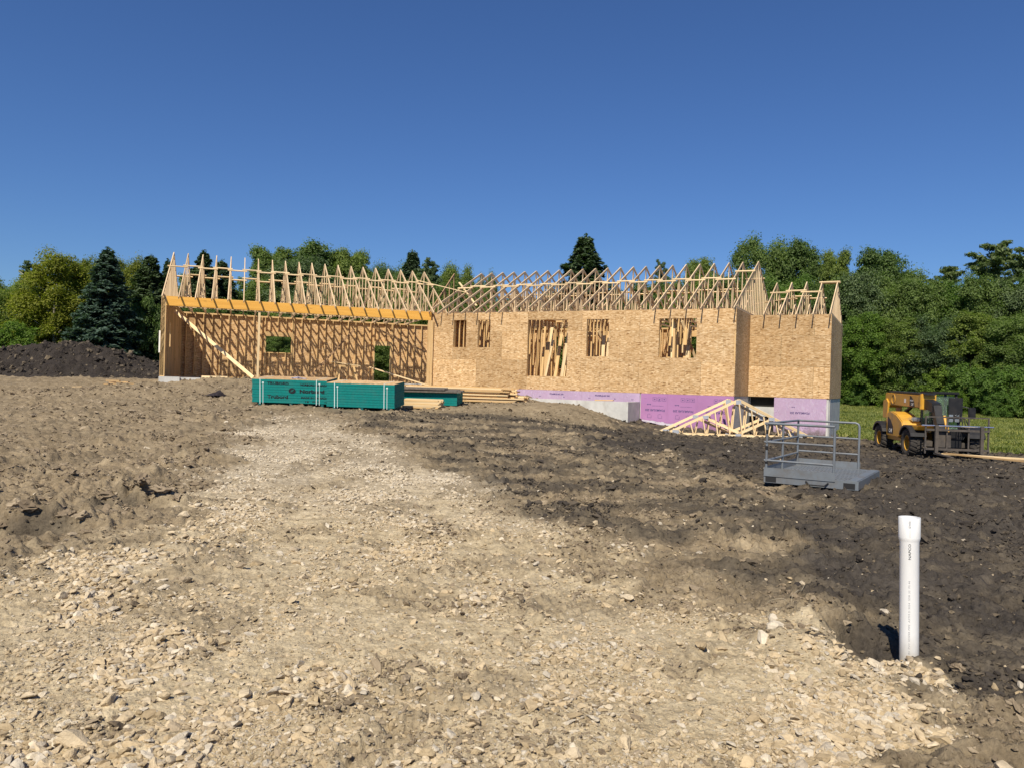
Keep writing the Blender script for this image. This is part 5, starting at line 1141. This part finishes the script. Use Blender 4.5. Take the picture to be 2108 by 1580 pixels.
for u, tp, D, wd in ((380, 585, 70, 120), (470, 590, 72, 130), (540, 570, 70, 120), (750, 560, 72, 130), (840, 570, 72, 130), (925, 575, 72, 120), (1010, 610, 74, 120), (1085, 612, 76, 110), (1150, 590, 70, 110), (1260, 590, 70, 110), (1340, 575, 70, 130), (1425, 570, 68, 150), (1500, 565, 68, 140), (600, 600, 64, 140), (700, 600, 64, 140), (800, 610, 64, 140), (500, 615, 62, 130), (420, 625, 60, 130), (900, 620, 66, 130), (1100, 640, 66, 130), (1200, 630, 66, 140), (1310, 620, 64, 140), (440, 575, 74, 100), (395, 560, 76, 90), (830, 552, 80, 110), (905, 548, 80, 110), (770, 545, 82, 90), (985, 585, 78, 80), (783, 690, 58, 90), (575, 690, 58, 90)):
    tree('broad', u, tp, D, wd, 'green broadleaf tree in the wood behind the roof trusses', 'trees of the wood behind the house')
# right-hand wood
tree('broad', 1580, 492, 82, 165, 'tall rounded maple left of the other maples above the right gable'); tree('broad', 1650, 490, 80, 140, 'tall maple directly above the right gable'); tree('broad', 1722, 508, 77, 100, 'narrow maple with a sky gap on its right'); tree('broad', 1815, 507, 75, 165, 'broad maple right of the sky gap above the right-hand wood')
tree('pine', 2045, 492, 70, 200, 'tall feathery pine near the right edge'); tree('pine', 2122, 500, 70, 200, 'feathery pine cut by the right edge')
tree('pine', 1945, 545, 73, 170, 'wispy pine between the broad maple and the tall pine')
for k, (u, tp, D, wd) in enumerate(((1540, 560, 64, 150), (1620, 570, 62, 150), (1700, 580, 60, 150), (1770, 560, 60, 150), (1850, 560, 60, 150), (1900, 570, 58, 140), (1960, 580, 58, 150), (2030, 570, 56, 150), (2090, 580, 55, 150), (2160, 560, 54, 160), (2230, 540, 54, 160), (1780, 640, 57, 130), (1850, 650, 56, 130), (1930, 650, 55, 140), (2010, 640, 53, 150), (2090, 650, 51, 150), (2170, 640, 50, 150), (1740, 690, 59, 110))):
    tree('broad', u, tp, D*1.17, wd, 'leafy tree in the dense wood right of the house', 'trees of the right-hand wood', mat=(M_LEAF, M_LEAF_B, M_LEAF, M_PINENEEDLE, M_LEAF)[k % 5])
for u, tp, D, wd in ((1748, 745, 58, 80), (1795, 765, 57, 80), (1840, 740, 56, 90), (1890, 750, 55, 90), (1940, 745, 53, 95), (1990, 740, 51, 100), (2040, 750, 49, 100), (2090, 745, 47, 110), (2150, 740, 46, 120), (1765, 800, 56, 60), (1830, 808, 54, 60), (2060, 800, 46, 80), (1965, 800, 50, 70)):
    tree('shrub', u, tp, D*1.17, wd, 'bright leafy shrub at the foot of the right-hand wood', 'shrubs along the field edge', cat='shrub')
